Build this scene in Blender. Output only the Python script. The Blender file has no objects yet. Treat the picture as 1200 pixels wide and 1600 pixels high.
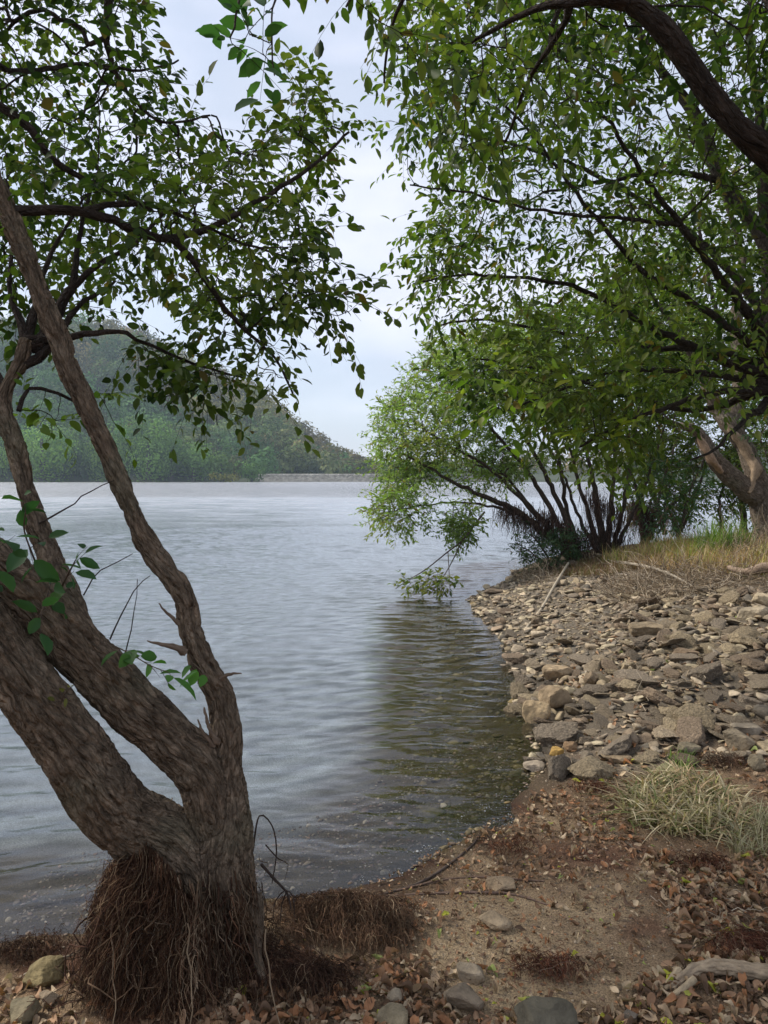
import bpy, math, random
import numpy as np
from mathutils import Vector
random.seed(7); RNG = np.random.default_rng(7)
SC = bpy.context.scene
COL = SC.collection
R = math.radians
# ------------------------------------------------------------------ camera, sky, sun, exposure
F = 1155.0; H = 1.75; PITCH = math.atan(55 / F)
cam_d = bpy.data.cameras.new('camera'); cam = bpy.data.objects.new('camera', cam_d); COL.objects.link(cam)
cam_d.sensor_fit = 'VERTICAL'; cam_d.sensor_height = 36; cam_d.sensor_width = 27; cam_d.lens = 36 * F / 1600
cam_d.clip_start = 0.05; cam_d.clip_end = 5000
cam.location = (0, 0, H); cam.rotation_euler = (R(90) - PITCH, 0, 0)
SC.camera = cam
SUN_EL, SUN_AZ = 44, -72          # azimuth from +Y, positive to +X: the sun stands at the left over the lake, veiled by thin cloud
w = bpy.data.worlds.new('World'); SC.world = w; w.use_nodes = True
nt = w.node_tree; nt.nodes.clear()
N = nt.nodes.new; L = nt.links.new
out = N('ShaderNodeOutputWorld'); bg = N('ShaderNodeBackground'); bg.inputs['Strength'].default_value = 0.12
sky = N('ShaderNodeTexSky'); sky.sky_type = 'NISHITA'; sky.sun_disc = False
sky.sun_elevation = R(SUN_EL); sky.sun_rotation = R(SUN_AZ); sky.dust_density = 1.5; sky.altitude = 100
tc = N('ShaderNodeTexCoord'); mp = N('ShaderNodeMapping'); mp.inputs['Scale'].default_value = (1.0, 1.0, 2.4)
mp.inputs['Location'].default_value = (0.35, 0.2, 0.75)
nz = N('ShaderNodeTexNoise'); nz.inputs['Scale'].default_value = 2.2; nz.inputs['Detail'].default_value = 5; nz.inputs['Roughness'].default_value = .5
cr = N('ShaderNodeValToRGB'); cr.color_ramp.elements[0].position = .36; cr.color_ramp.elements[1].position = .62
cr.color_ramp.elements[0].color = (.74,) * 3 + (1,); cr.color_ramp.elements[1].color = (.95,) * 3 + (1,)
nz2 = N('ShaderNodeTexNoise'); nz2.inputs['Scale'].default_value = 3.2; nz2.inputs['Detail'].default_value = 4
cr2 = N('ShaderNodeValToRGB'); cr2.color_ramp.elements[0].position = .4; cr2.color_ramp.elements[1].position = .62
cr2.color_ramp.elements[0].color = (3.5, 3.8, 4.5, 1); cr2.color_ramp.elements[1].color = (4.95, 5.0, 5.7, 1)
mx = N('ShaderNodeMix'); mx.data_type = 'RGBA'
L(tc.outputs['Generated'], mp.inputs[0]); L(mp.outputs[0], nz.inputs['Vector']); L(mp.outputs[0], nz2.inputs['Vector'])
L(nz.outputs[0], cr.inputs[0]); L(nz2.outputs[0], cr2.inputs[0])
L(cr.outputs[0], mx.inputs[0]); L(sky.outputs[0], mx.inputs[6]); L(cr2.outputs[0], mx.inputs[7])
L(mx.outputs[2], bg.inputs[0]); L(bg.outputs[0], out.inputs[0])
sun_d = bpy.data.lights.new('sun', 'SUN'); sun = bpy.data.objects.new('sun', sun_d); COL.objects.link(sun)
sun_d.energy = 3.0; sun_d.angle = R(20); sun_d.color = (1, .94, .84)
sd = Vector((math.sin(R(SUN_AZ)) * math.cos(R(SUN_EL)), math.cos(R(SUN_AZ)) * math.cos(R(SUN_EL)), math.sin(R(SUN_EL))))
sun.rotation_euler = sd.to_track_quat('Z', 'Y').to_euler()
SC.view_settings.view_transform = 'Standard'; SC.view_settings.look = 'None'
SC.view_settings.exposure = 0.8; SC.view_settings.gamma = 1; SC.view_settings.use_curve_mapping = False
SC.cycles.max_bounces = 8; SC.cycles.transparent_max_bounces = 12; SC.cycles.volume_bounces = 0
SC.cycles.caustics_reflective = False; SC.cycles.caustics_refractive = False
# ------------------------------------------------------------------ maths helpers
cp, sp = math.cos(PITCH), math.sin(PITCH)
def ray(px, py):
    """direction of the sight line through a photograph pixel, scaled to a forward (y) component of 1"""
    px = np.asarray(px, float); py = np.asarray(py, float)
    x = (px - 600) / F; v = (800 - py) / F
    y = cp + v * sp; z = v * cp - sp
    return np.stack([x / y, np.ones_like(y), z / y], -1)
def P(px, py, d):
    r = ray(px, py) * np.asarray(d, float)[..., None]; r[..., 2] += H
    return r
_perm = np.random.default_rng(3).permutation(4096)
_g = np.random.default_rng(4).normal(size=(4096, 3)); _g /= np.linalg.norm(_g, axis=1)[:, None]
def pn(p):
    """gradient noise, about -1..1"""
    p = np.asarray(p, float); i = np.floor(p).astype(np.int64); f = p - i
    u = f * f * f * (f * (f * 6 - 15) + 10); r = 0
    for dx in (0, 1):
        for dy in (0, 1):
            for dz in (0, 1):
                h = _perm[(i[..., 0] + dx) & 4095]; h = _perm[(h + i[..., 1] + dy) & 4095]; h = _perm[(h + i[..., 2] + dz) & 4095]
                g = _g[h]; d = f - np.array((dx, dy, dz))
                wt = (u[..., 0] if dx else 1 - u[..., 0]) * (u[..., 1] if dy else 1 - u[..., 1]) * (u[..., 2] if dz else 1 - u[..., 2])
                r = r + wt * (g * d).sum(-1)
    return r * 1.5
def fbm(p, o=4, g=.5):
    r = 0; a = 1; p = np.asarray(p, float)
    for k in range(o): r = r + a * pn(p + 17.3 * k); p = p * 2.03; a *= g
    return r
def sstep(a, b, x):
    t = np.clip((x - a) / (b - a), 0, 1); return t * t * (3 - 2 * t)
def unit(v): return v / np.maximum(np.linalg.norm(v, axis=-1, keepdims=True), 1e-9)
def in_poly(poly, x, y):
    x = np.asarray(x); r = np.zeros(x.shape, bool); n = len(poly)
    for k in range(n):
        x0, y0 = poly[k]; x1, y1 = poly[(k + 1) % n]
        if y0 == y1: continue
        c = ((y0 > y) != (y1 > y)) & (x < (x1 - x0) * (y - y0) / (y1 - y0) + x0); r ^= c
    return r
# ------------------------------------------------------------------ mesh helpers
class MB:
    def __init__(s): s.V = []; s.F = []; s.C = []; s.B = []; s.n = 0
    def add(s, V, Fc, col=None, bark=None):
        V = np.asarray(V, float).reshape(-1, 3); Fc = np.asarray(Fc, int)
        if len(V) == 0: return
        s.V.append(V); s.F.append(Fc + s.n); s.n += len(V)
        c = np.ones((len(V), 4)) if col is None else np.asarray(col, float)
        if c.ndim == 1: c = np.tile(c, (len(V), 1))
        if c.shape[1] == 3: c = np.hstack([c, np.ones((len(c), 1))])
        s.C.append(c); s.B.append(V if bark is None else bark)
    def build(s, name, mat, parent=None, smooth=False):
        me = bpy.data.meshes.new(name)
        V = np.concatenate(s.V); me.vertices.add(len(V)); me.vertices.foreach_set('co', V.astype(np.float32).ravel())
        loops = np.concatenate([f.ravel() for f in s.F]); cnt = np.concatenate([np.full(len(f), f.shape[1]) for f in s.F])
        me.loops.add(len(loops)); me.loops.foreach_set('vertex_index', loops.astype(np.int32))
        me.polygons.add(len(cnt)); me.polygons.foreach_set('loop_start', (np.cumsum(cnt) - cnt).astype(np.int32))
        if smooth: me.polygons.foreach_set('use_smooth', np.ones(len(cnt), bool))
        me.update(calc_edges=True)
        a = me.color_attributes.new('Col', 'FLOAT_COLOR', 'POINT'); a.data.foreach_set('color', np.concatenate(s.C).astype(np.float32).ravel())
        a = me.attributes.new('bark', 'FLOAT_VECTOR', 'POINT'); a.data.foreach_set('vector', np.concatenate(s.B).astype(np.float32).ravel())
        me.materials.append(mat)
        o = bpy.data.objects.new(name, me); COL.objects.link(o)
        if parent: o.parent = parent
        return o
def recentre(o):
    """put a top-level mesh's origin at the bottom middle of its geometry"""
    me = o.data; n = len(me.vertices); a = np.empty(n * 3, np.float32); me.vertices.foreach_get('co', a); a = a.reshape(-1, 3)
    c = (a.min(0) + a.max(0)) / 2; c[2] = a[:, 2].min(); a -= c; me.vertices.foreach_set('co', a.ravel()); o.location = Vector(c.tolist()); me.update()
    return o
def tag(o, label=None, cat=None, group=None, kind=None):
    if label: o['label'] = label
    if cat: o['category'] = cat
    if group: o['group'] = group
    if kind: o['kind'] = kind
    return o
def empty(name, loc, label, cat, group=None):
    o = bpy.data.objects.new(name, None); COL.objects.link(o); o.location = loc; o.empty_display_size = .2
    return tag(o, label, cat, group)
def part(mb, name, mat, root, smooth=False, label=None):
    """one mesh under a thing's empty; its vertices were made in world coordinates"""
    o = mb.build(name, mat, root, smooth); o.matrix_parent_inverse = root.matrix_world.inverted() if False else o.matrix_parent_inverse
    o.location = -Vector(root.location)
    if label: o['label'] = label
    return o
def resample(pts, step, rad=None):
    pts = np.asarray(pts, float); n = len(pts); res = []; rr = []
    for i in range(n - 1):
        p0, p1, p2, p3 = pts[max(i - 1, 0)], pts[i], pts[i + 1], pts[min(i + 2, n - 1)]
        m = max(1, int(round(np.linalg.norm(p2 - p1) / step)))
        for k in range(m):
            t = k / m
            res.append(.5 * ((2 * p1) + (p2 - p0) * t + (2 * p0 - 5 * p1 + 4 * p2 - p3) * t * t + (-p0 + 3 * p1 - 3 * p2 + p3) * t ** 3))
            if rad is not None: rr.append(rad[i] * (1 - t) + rad[i + 1] * t)
    res.append(pts[-1])
    if rad is not None: rr.append(rad[-1]); return np.array(res), np.array(rr)
    return np.array(res)
def strands(Pt, W, sides=3):
    """many tubes at once. Pt (n,m,3), W (n,m)"""
    n, m, _ = Pt.shape
    T = np.empty_like(Pt); T[:, 1:-1] = Pt[:, 2:] - Pt[:, :-2]; T[:, 0] = Pt[:, 1] - Pt[:, 0]; T[:, -1] = Pt[:, -1] - Pt[:, -2]; T = unit(T)
    ref = np.where(np.abs(T[:, :1, 2:3]) > .9, np.array([1., 0, 0]), np.array([0., 0, 1])); ref = np.broadcast_to(ref, T.shape)
    A = unit(np.cross(T, ref)); B = np.cross(T, A)
    an = np.arange(sides) * 2 * math.pi / sides
    V = Pt[:, :, None] + W[:, :, None, None] * (A[:, :, None] * np.cos(an)[:, None] + B[:, :, None] * np.sin(an)[:, None])
    base = (np.arange(n)[:, None, None] * m + np.arange(m - 1)[None, :, None]) * sides; k = np.arange(sides)[None, None]; k2 = (k + 1) % sides
    Fc = np.stack([base + k, base + k2, base + sides + k2, base + sides + k], -1).reshape(-1, 4)
    s = np.concatenate([np.zeros((n, 1)), np.cumsum(np.linalg.norm(np.diff(Pt, axis=1), axis=2), 1)], 1) + np.arange(n)[:, None] * 3.7
    Bk = np.stack([np.broadcast_to(W[:, :, None] * np.cos(an), (n, m, sides)), np.broadcast_to(W[:, :, None] * np.sin(an), (n, m, sides)),
                   np.broadcast_to(.22 * s[:, :, None], (n, m, sides))], -1)
    return V.reshape(-1, 3), Fc, Bk.reshape(-1, 3)
def tube(mb, pts, rad, sides=8, col=None, rough=0, off=0, cap=True):
    pts = np.asarray(pts, float); rad = np.asarray(rad, float); n = len(pts)
    T = np.gradient(pts, axis=0); T = unit(T); a = np.cross(T[0], [0, 0, 1.]);
    if np.linalg.norm(a) < .1: a = np.array([1., 0, 0])
    a = a / np.linalg.norm(a); A = []
    for i in range(n):
        a = a - T[i] * a.dot(T[i]); a = a / np.linalg.norm(a); A.append(a)
    A = np.array(A); B = np.cross(T, A); an = np.arange(sides) * 2 * math.pi / sides
    D = A[:, None] * np.cos(an)[:, None] + B[:, None] * np.sin(an)[:, None]
    s = np.concatenate([[0], np.cumsum(np.linalg.norm(np.diff(pts, axis=0), axis=1))]) + off
    Bk = np.stack([rad[:, None] * np.cos(an), rad[:, None] * np.sin(an), np.broadcast_to(.4 * s[:, None], (n, sides))], -1)
    rr = rad[:, None] * np.ones(sides)
    if rough: rr = rr * (1 + rough * pn(np.concatenate([Bk[..., :2] * 2.2 / rad.max(), Bk[..., 2:] * 1.2 / rad.max() + off], -1)) + .5 * rough * pn(Bk * np.array([6, 6, 4]) / rad.max()))
    V = pts[:, None] + rr[..., None] * D
    i = np.arange(n - 1)[:, None] * sides; k = np.arange(sides)[None]; k2 = (k + 1) % sides
    Fc = np.stack([i + k, i + k2, i + sides + k2, i + sides + k], -1).reshape(-1, 4)
    mb.add(V.reshape(-1, 3), Fc, col, Bk.reshape(-1, 3))
    if cap:
        for e, tt in ((0, -1), (n - 1, 1)):
            ring = V[e]; c = pts[e] + T[e] * tt * rad[e] * .25
            VV = np.vstack([ring, c]); FF = np.array([(j, (j + 1) % sides, sides) if tt > 0 else ((j + 1) % sides, j, sides) for j in range(sides)])
            mb.add(VV, FF, col, np.vstack([Bk[e], Bk[e].mean(0)]))
# leaf prototypes: x across, y along, z up; folded along the midrib
def leaf_proto(w, fine=True):
    if fine:
        V = [(0, 0, 0), (0, .33, -.02), (0, .7, -.05), (0, 1.02, -.14), (-.34 * w * 2, .18, .05), (-.5 * w * 2, .48, .07), (-.33 * w * 2, .8, .0), (.34 * w * 2, .18, .05), (.5 * w * 2, .48, .07), (.33 * w * 2, .8, .0)]
        V = np.array(V); V[:, 0] *= .5 / .5 * .5
        T = [(0, 1, 4), (4, 1, 5), (1, 2, 5), (5, 2, 6), (2, 3, 6), (0, 7, 1), (7, 8, 1), (1, 8, 2), (8, 9, 2), (2, 9, 3)]
    else:
        V = np.array([(0, 0, 0), (-.5 * w, .48, .06), (0, 1, -.08), (.5 * w, .48, .06)]); T = [(0, 3, 2), (0, 2, 1)]
    return V, np.array(T)
def place(mb, proto, pos, ax, up, size, col, wscale=None):
    V0, T0 = proto; n = len(pos); ax = unit(ax); X = unit(np.cross(ax, up)); Z = np.cross(X, ax)
    ws = np.ones(n) if wscale is None else wscale
    V = pos[:, None] + size[:, None, None] * (V0[None, :, 0:1] * ws[:, None, None] * X[:, None] + V0[None, :, 1:2] * ax[:, None] + V0[None, :, 2:3] * Z[:, None])
    Fc = T0[None] + (np.arange(n) * len(V0))[:, None, None]
    mb.add(V.reshape(-1, 3), Fc.reshape(-1, T0.shape[1]), np.repeat(col, len(V0), 0))
# ------------------------------------------------------------------ materials
def mat(name):
    m = bpy.data.materials.new(name); m.use_nodes = True; t = m.node_tree; t.nodes.clear(); return m, t, t.nodes.new, t.links.new
def colmat(name, rough=.8, base=None, nscale=0, namp=.3, bump=0, bscale=30, coord='Object', spec=.3, transl=0, objrand=0, vec=None, detail=4, voro=0):
    """diffuse colour = Col attribute x noise; optional bump, translucency and per-object variation"""
    m, t, n, l = mat(name)
    o = n('ShaderNodeOutputMaterial'); b = n('ShaderNodeBsdfPrincipled'); b.inputs['Roughness'].default_value = rough
    b.inputs['Specular IOR Level'].default_value = spec
    if base is None: a = n('ShaderNodeAttribute'); a.attribute_name = 'Col'; c = a.outputs['Color']
    else: a = n('ShaderNodeRGB'); a.outputs[0].default_value = (*base, 1); c = a.outputs[0]
    if coord == 'bark': tcn = n('ShaderNodeAttribute'); tcn.attribute_name = 'bark'; co = tcn.outputs['Vector']
    else: tcn = n('ShaderNodeTexCoord'); co = tcn.outputs[coord]
    if vec: mpn = n('ShaderNodeMapping'); mpn.inputs['Scale'].default_value = vec; l(co, mpn.inputs[0]); co = mpn.outputs[0]
    if nscale:
        x = n('ShaderNodeTexNoise'); x.inputs['Scale'].default_value = nscale; x.inputs['Detail'].default_value = 6; x.inputs['Roughness'].default_value = .65; l(co, x.inputs['Vector'])
        mr = n('ShaderNodeMapRange'); mr.inputs[1].default_value = .3; mr.inputs[2].default_value = .7; mr.inputs[3].default_value = 1 - namp; mr.inputs[4].default_value = 1 + namp
        l(x.outputs[0], mr.inputs[0]); vm = n('ShaderNodeVectorMath'); vm.operation = 'SCALE'; l(c, vm.inputs[0]); l(mr.outputs[0], vm.inputs['Scale']); c = vm.outputs[0]
    if objrand:
        oi = n('ShaderNodeObjectInfo'); mr = n('ShaderNodeMapRange'); mr.inputs[3].default_value = 1 - objrand; mr.inputs[4].default_value = 1 + objrand
        l(oi.outputs['Random'], mr.inputs[0]); vm = n('ShaderNodeVectorMath'); vm.operation = 'SCALE'; l(c, vm.inputs[0]); l(mr.outputs[0], vm.inputs['Scale']); c = vm.outputs[0]
    l(c, b.inputs['Base Color'])
    if bump:
        x = n('ShaderNodeTexNoise'); x.inputs['Scale'].default_value = bscale; x.inputs['Detail'].default_value = detail; x.inputs['Roughness'].default_value = .6; l(co, x.inputs['Vector'])
        h = x.outputs[0]
        if voro:
            vo = n('ShaderNodeTexVoronoi'); vo.inputs['Scale'].default_value = voro; l(co, vo.inputs['Vector'])
            ad = n('ShaderNodeMath'); ad.operation = 'MULTIPLY_ADD'; l(vo.outputs['Distance'], ad.inputs[0]); ad.inputs[1].default_value = -.7; l(h, ad.inputs[2]); h = ad.outputs[0]
        bp = n('ShaderNodeBump'); bp.inputs['Distance'].default_value = bump; bp.inputs['Strength'].default_value = 1; l(h, bp.inputs['Height']); l(bp.outputs[0], b.inputs['Normal'])
    if transl:
        tr = n('ShaderNodeBsdfTranslucent'); vm = n('ShaderNodeVectorMath'); vm.operation = 'MULTIPLY'; l(c, vm.inputs[0]); vm.inputs[1].default_value = (1.25, 1.5, .7); l(vm.outputs[0], tr.inputs[0])
        ms = n('ShaderNodeMixShader'); ms.inputs[0].default_value = transl; l(b.outputs[0], ms.inputs[1]); l(tr.outputs[0], ms.inputs[2]); l(ms.outputs[0], o.inputs[0])
    else: l(b.outputs[0], o.inputs[0])
    return m
M_leaf = colmat('leaf', .5, spec=.22, transl=.48)
M_far = colmat('far_foliage', .9, spec=.05, transl=.2)
def bark_mat():
    m, t, n, l = mat('bark'); o = n('ShaderNodeOutputMaterial'); b = n('ShaderNodeBsdfPrincipled'); b.inputs['Roughness'].default_value = .92; b.inputs['Specular IOR Level'].default_value = .12
    a = n('ShaderNodeAttribute'); a.attribute_name = 'Col'; q = n('ShaderNodeAttribute'); q.attribute_name = 'bark'
    def noise(sc, det, dis=0): x = n('ShaderNodeTexNoise'); x.inputs['Scale'].default_value = sc; x.inputs['Detail'].default_value = det; x.inputs['Roughness'].default_value = .62; x.inputs['Distortion'].default_value = dis; l(q.outputs['Vector'], x.inputs['Vector']); return x.outputs[0]
    def mth(op, a_, b_, clamp=False):
        x = n('ShaderNodeMath'); x.operation = op; x.use_clamp = clamp
        for k, v in ((0, a_), (1, b_)):
            if isinstance(v, (int, float)): x.inputs[k].default_value = v
            elif v is not None: l(v, x.inputs[k])
        return x.outputs[0]
    f1 = mth('MULTIPLY', mth('ABSOLUTE', mth('SUBTRACT', noise(36, 1.5, .4), .5), None), 9, True)   # plates parted by narrow fissures
    f2 = mth('MULTIPLY', mth('ABSOLUTE', mth('SUBTRACT', noise(85, 2, .3), .5), None), 7, True)
    f3 = noise(160, 7)
    h = mth('ADD', mth('ADD', mth('MULTIPLY', f1, .5), mth('MULTIPLY', f2, .25)), mth('MULTIPLY', f3, .45))
    bp = n('ShaderNodeBump'); bp.inputs['Distance'].default_value = .034; bp.inputs['Strength'].default_value = 1; l(h, bp.inputs['Height']); l(bp.outputs[0], b.inputs['Normal'])
    mr = n('ShaderNodeMapRange'); mr.inputs[1].default_value = .3; mr.inputs[2].default_value = .7; mr.inputs[3].default_value = .45; mr.inputs[4].default_value = 1.6; l(noise(55, 8, .2), mr.inputs[0])
    vm = n('ShaderNodeVectorMath'); vm.operation = 'SCALE'; l(a.outputs['Color'], vm.inputs[0]); l(mr.outputs[0], vm.inputs['Scale']); l(vm.outputs[0], b.inputs['Base Color']); l(b.outputs[0], o.inputs[0]); return m
M_bark = bark_mat()
M_twig = colmat('twig_bark', .85, nscale=60, namp=.3, bump=.002, bscale=200, coord='bark', spec=.2)
M_hair = colmat('root_fibre', .85, nscale=14, namp=.35, spec=.12)
M_rock = colmat('stone', .86, nscale=9, namp=.5, bump=.035, bscale=11, spec=.25, objrand=.25, detail=8)
M_rub = colmat('rubble_stone', .88, nscale=26, namp=.45, bump=.004, bscale=60, spec=.25, detail=6)
M_ground = colmat('soil', .93, nscale=160, namp=.7, bump=.02, bscale=190, spec=.2, detail=9)
M_dead = colmat('dead_leaf', .75, spec=.25, nscale=40, namp=.25, transl=.1)
M_wood = colmat('dead_wood', .85, nscale=60, namp=.35, bump=.004, bscale=160, coord='bark', spec=.15)
M_grass = colmat('grass', .6, spec=.3, transl=.3)
M_hill = colmat('hill_soil', .95, base=(.035, .05, .025), spec=.05)
M_dam = colmat('dam_stone', .9, nscale=.9, namp=.5, bump=.4, bscale=1.6, spec=.1, voro=1.3)
def water_mat():
    m, t, n, l = mat('lake_water'); o = n('ShaderNodeOutputMaterial')
    gl = n('ShaderNodeBsdfGlossy'); gl.inputs['Roughness'].default_value = .05; gl.inputs['Color'].default_value = (.98, .98, 1, 1)
    tr = n('ShaderNodeBsdfTransparent'); tr.inputs[0].default_value = (.88, .92, .93, 1)
    fr = n('ShaderNodeFresnel'); fr.inputs['IOR'].default_value = 1.38
    g = n('ShaderNodeNewGeometry'); mp = n('ShaderNodeMapping'); mp.inputs['Scale'].default_value = (1, 2.6, 1); mp.inputs['Rotation'].default_value = (0, 0, R(8)); l(g.outputs['Position'], mp.inputs[0])
    n1 = n('ShaderNodeTexNoise'); n1.inputs['Scale'].default_value = 9; n1.inputs['Detail'].default_value = 4; n1.inputs['Distortion'].default_value = .4; l(mp.outputs[0], n1.inputs['Vector'])
    # far ripples are coarser; the chop grows with distance from the sheltered shore
    dist = n('ShaderNodeVectorMath'); dist.operation = 'LENGTH'; l(g.outputs['Position'], dist.inputs[0])
    amp = n('ShaderNodeMapRange'); amp.interpolation_type = 'SMOOTHSTEP'; amp.inputs[1].default_value = 3.5; amp.inputs[2].default_value = 14; amp.inputs[3].default_value = .0022; amp.inputs[4].default_value = .009; l(dist.outputs['Value'], amp.inputs[0])
    bp = n('ShaderNodeBump'); bp.inputs['Strength'].default_value = 1; l(n1.outputs[0], bp.inputs['Height']); l(amp.outputs[0], bp.inputs['Distance'])
    n2 = n('ShaderNodeTexNoise'); n2.inputs['Scale'].default_value = 2.4; n2.inputs['Detail'].default_value = 4; l(mp.outputs[0], n2.inputs['Vector'])
    amp2 = n('ShaderNodeMapRange'); amp2.inputs[1].default_value = 15; amp2.inputs[2].default_value = 90; amp2.inputs[3].default_value = 0; amp2.inputs[4].default_value = .12; l(dist.outputs['Value'], amp2.inputs[0])
    bp2 = n('ShaderNodeBump'); bp2.inputs['Strength'].default_value = 1; l(n2.outputs[0], bp2.inputs['Height']); l(amp2.outputs[0], bp2.inputs['Distance']); l(bp.outputs[0], bp2.inputs['Normal'])
    ro = n('ShaderNodeValToRGB'); e = ro.color_ramp.elements; e[0].position = .03; e[0].color = (.0,) * 3 + (1,); e[1].position = 1; e[1].color = (.40,) * 3 + (1,); x_ = e.new(.12); x_.color = (.06,) * 3 + (1,); x_ = e.new(.28); x_.color = (.2,) * 3 + (1,); x_ = e.new(.6); x_.color = (.36,) * 3 + (1,)   # unseen small ripples widen the reflection with distance
    dm = n('ShaderNodeMath'); dm.operation = 'DIVIDE'; dm.inputs[1].default_value = 110; l(dist.outputs['Value'], dm.inputs[0]); l(dm.outputs[0], ro.inputs[0]); n3 = n('ShaderNodeTexNoise'); n3.inputs['Scale'].default_value = .55; n3.inputs['Detail'].default_value = 7; n3.inputs['Roughness'].default_value = .75; m3 = n('ShaderNodeMapping'); m3.inputs['Scale'].default_value = (.6, 1.6, 1); l(g.outputs['Position'], m3.inputs[0]); l(m3.outputs[0], n3.inputs['Vector'])
    r3 = n('ShaderNodeMapRange'); r3.inputs[1].default_value = .35; r3.inputs[2].default_value = .65; r3.inputs[3].default_value = .6; r3.inputs[4].default_value = 1.35; l(n3.outputs[0], r3.inputs[0])
    mm = n('ShaderNodeMath'); mm.operation = 'MULTIPLY'; l(ro.outputs[0], mm.inputs[0]); l(r3.outputs[0], mm.inputs[1]); l(mm.outputs[0], gl.inputs['Roughness'])
    for s in (gl, fr): l(bp2.outputs[0], s.inputs['Normal'])
    ms = n('ShaderNodeMixShader'); l(fr.outputs[0], ms.inputs[0]); l(tr.outputs[0], ms.inputs[1]); l(gl.outputs[0], ms.inputs[2]); l(ms.outputs[0], o.inputs[0])
    return m
M_water = water_mat()
# ------------------------------------------------------------------ terrain
SHORE = np.array([(-700, -60), (-60, -8), (-6, 2.0), (-2.4, 2.55), (-1.41, 2.72), (-1.12, 2.76), (-.7, 2.9), (-.26, 3.02), (.055, 3.16), (.42, 3.5), (.68, 3.92), (.93, 4.3), (1.04, 5.0), (1.02, 5.6), (1.22, 6.2), (1.16, 6.7),
                  (1.3, 7.9), (1.22, 9.4), (1.23, 10.5), (2.2, 12.6), (2.5, 13.8), (3.4, 15.8), (6, 17.6), (10, 18.6), (16, 19.5), (60, 22), (700, 60)], float)
LAND = [tuple(p) for p in SHORE] + [(700, -700), (-700, -700)]
def shore_d(x, y):
    """signed distance to the near waterline, positive on land"""
    p = np.stack([x, y], -1); best = np.full(x.shape, 1e9)
    for a, b in zip(SHORE[:-1], SHORE[1:]):
        ab = b - a; t = np.clip(((p - a) @ ab) / (ab @ ab), 0, 1); best = np.minimum(best, np.linalg.norm(p - a - t[..., None] * ab, axis=-1))
    return np.where(in_poly(LAND, x, y), best, -best)
def ridge(x):
    return np.interp(x, [-500, -330, -208, -166, -138, -104, -69, -52, -28, -14, -3.5, 20, 60, 200, 400], [52, 70, 78, 78, 74, 56, 38, 25, 11, 5, 1, 1, 5, 14, 24])
MOUNDS = [(-.12, 2.76, .085, .26, .10), (-.62, 2.5, .10, .35, .3)]
def hz(x, y, fine=True):
    x = np.asarray(x, float); y = np.asarray(y, float); d = shore_d(x, y)
    sl = .075 + .20 * sstep(3.6, 6.2, y) * sstep(-1, 1.5, x); cap = .5 + .75 * sstep(3, 9, y)
    z = np.where(d > 0, cap * (1 - np.exp(-np.maximum(d, 0) * sl / cap)), -.55 * (1 - np.exp(d * .22 / .55)) + np.minimum(d + 3, 0) * .12)
    z = np.maximum(z, -2.4)
    for (mx_, my, h, rx, ry) in MOUNDS: z = z + h * np.exp(-((x - mx_) / rx) ** 2 - ((y - my) / ry) ** 2)
    q = np.stack([x, y, np.zeros_like(x)], -1)
    if fine: z = z + .016 * fbm(q * 2.2, 4) * sstep(-.6, .4, d) * (y < 60) + .03 * pn(q * .7) * sstep(.3, 2, d)
    fy = np.where((x > -42) & (x < 10), 268, 251) + 6 * pn(q * .02)
    h = -2.4 + 3.2 * sstep(fy - 8, fy + 2, y) + ridge(x * 400 / np.maximum(y, 200)) * sstep(fy - 2, fy + 175, y) ** .8 * (1 + .10 * pn(q * .012 + 5))
    h = np.where(y > fy + 178, h, h)
    return np.where(y > 150, np.maximum(h, z), z)
def on_ground(px, py):
    px = np.atleast_1d(np.asarray(px, float)); py = np.atleast_1d(np.asarray(py, float)); r = ray(px, py)
    t = np.exp(np.linspace(math.log(1.2), math.log(60), 700)); res = np.full((len(px), 3), np.nan)
    X = r[:, 0, None] * t; Z = H + r[:, 2, None] * t; g = np.maximum(hz(X, np.broadcast_to(t, X.shape)), -9)
    k = np.argmax(Z < g, 1)
    for i, kk in enumerate(k): res[i] = (X[i, kk], t[kk], g[i, kk])
    return res
def polar(rmin, rmax, nr, dense, nd, nc, r=None):
    a = np.concatenate([np.linspace(-dense, dense, nd), np.linspace(dense, 360 - dense, nc)[1:-1]]); a = np.radians(a); na = len(a)
    r = np.exp(np.linspace(math.log(rmin), math.log(rmax), nr)) if r is None else r; nr = len(r); Rr, A = np.meshgrid(r, a, indexing='ij')
    i = np.arange(nr - 1)[:, None] * na; k = np.arange(na)[None]; k2 = (k + 1) % na
    Fc = np.stack([i + k, i + k2, i + na + k2, i + na + k], -1).reshape(-1, 4)[:, ::-1] if False else np.stack([i + k, i + na + k, i + na + k2, i + k2], -1).reshape(-1, 4)
    v_ = [np.array([Rr.flat[j] * math.sin(A.flat[j]), Rr.flat[j] * math.cos(A.flat[j])]) for j in Fc[0][:3]]; cz = np.cross(np.append(v_[1] - v_[0], 0), np.append(v_[2] - v_[1], 0))[2]; print('winding', cz)
    if cz < 0: Fc = Fc[:, ::-1]
    return Rr * np.sin(A), Rr * np.cos(A), Fc, Rr
X, Y, Fc, Rr = polar(.25, 720, 520, 40, 380, 90)
Z = hz(X, Y); D = shore_d(X, Y)
q = np.stack([X, Y, 0 * X], -1)
soil = np.array([.215, .142, .086]); sand = np.array([.45, .33, .2]); bank = np.array([.17, .14, .105]); gold = np.array([.13, .092, .042]); silt = np.array([.47, .5, .53]); wood = np.array([.07, .055, .03])
def mixc(a, b, t): return a * (1 - t[..., None]) + b * t[..., None]
patch = np.exp(-((X - .75) / .75) ** 2 - ((Y - 2.75) / .38) ** 2) + .8 * np.exp(-((X - .3) / .5) ** 2 - ((Y - 2.45) / .3) ** 2)
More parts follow.
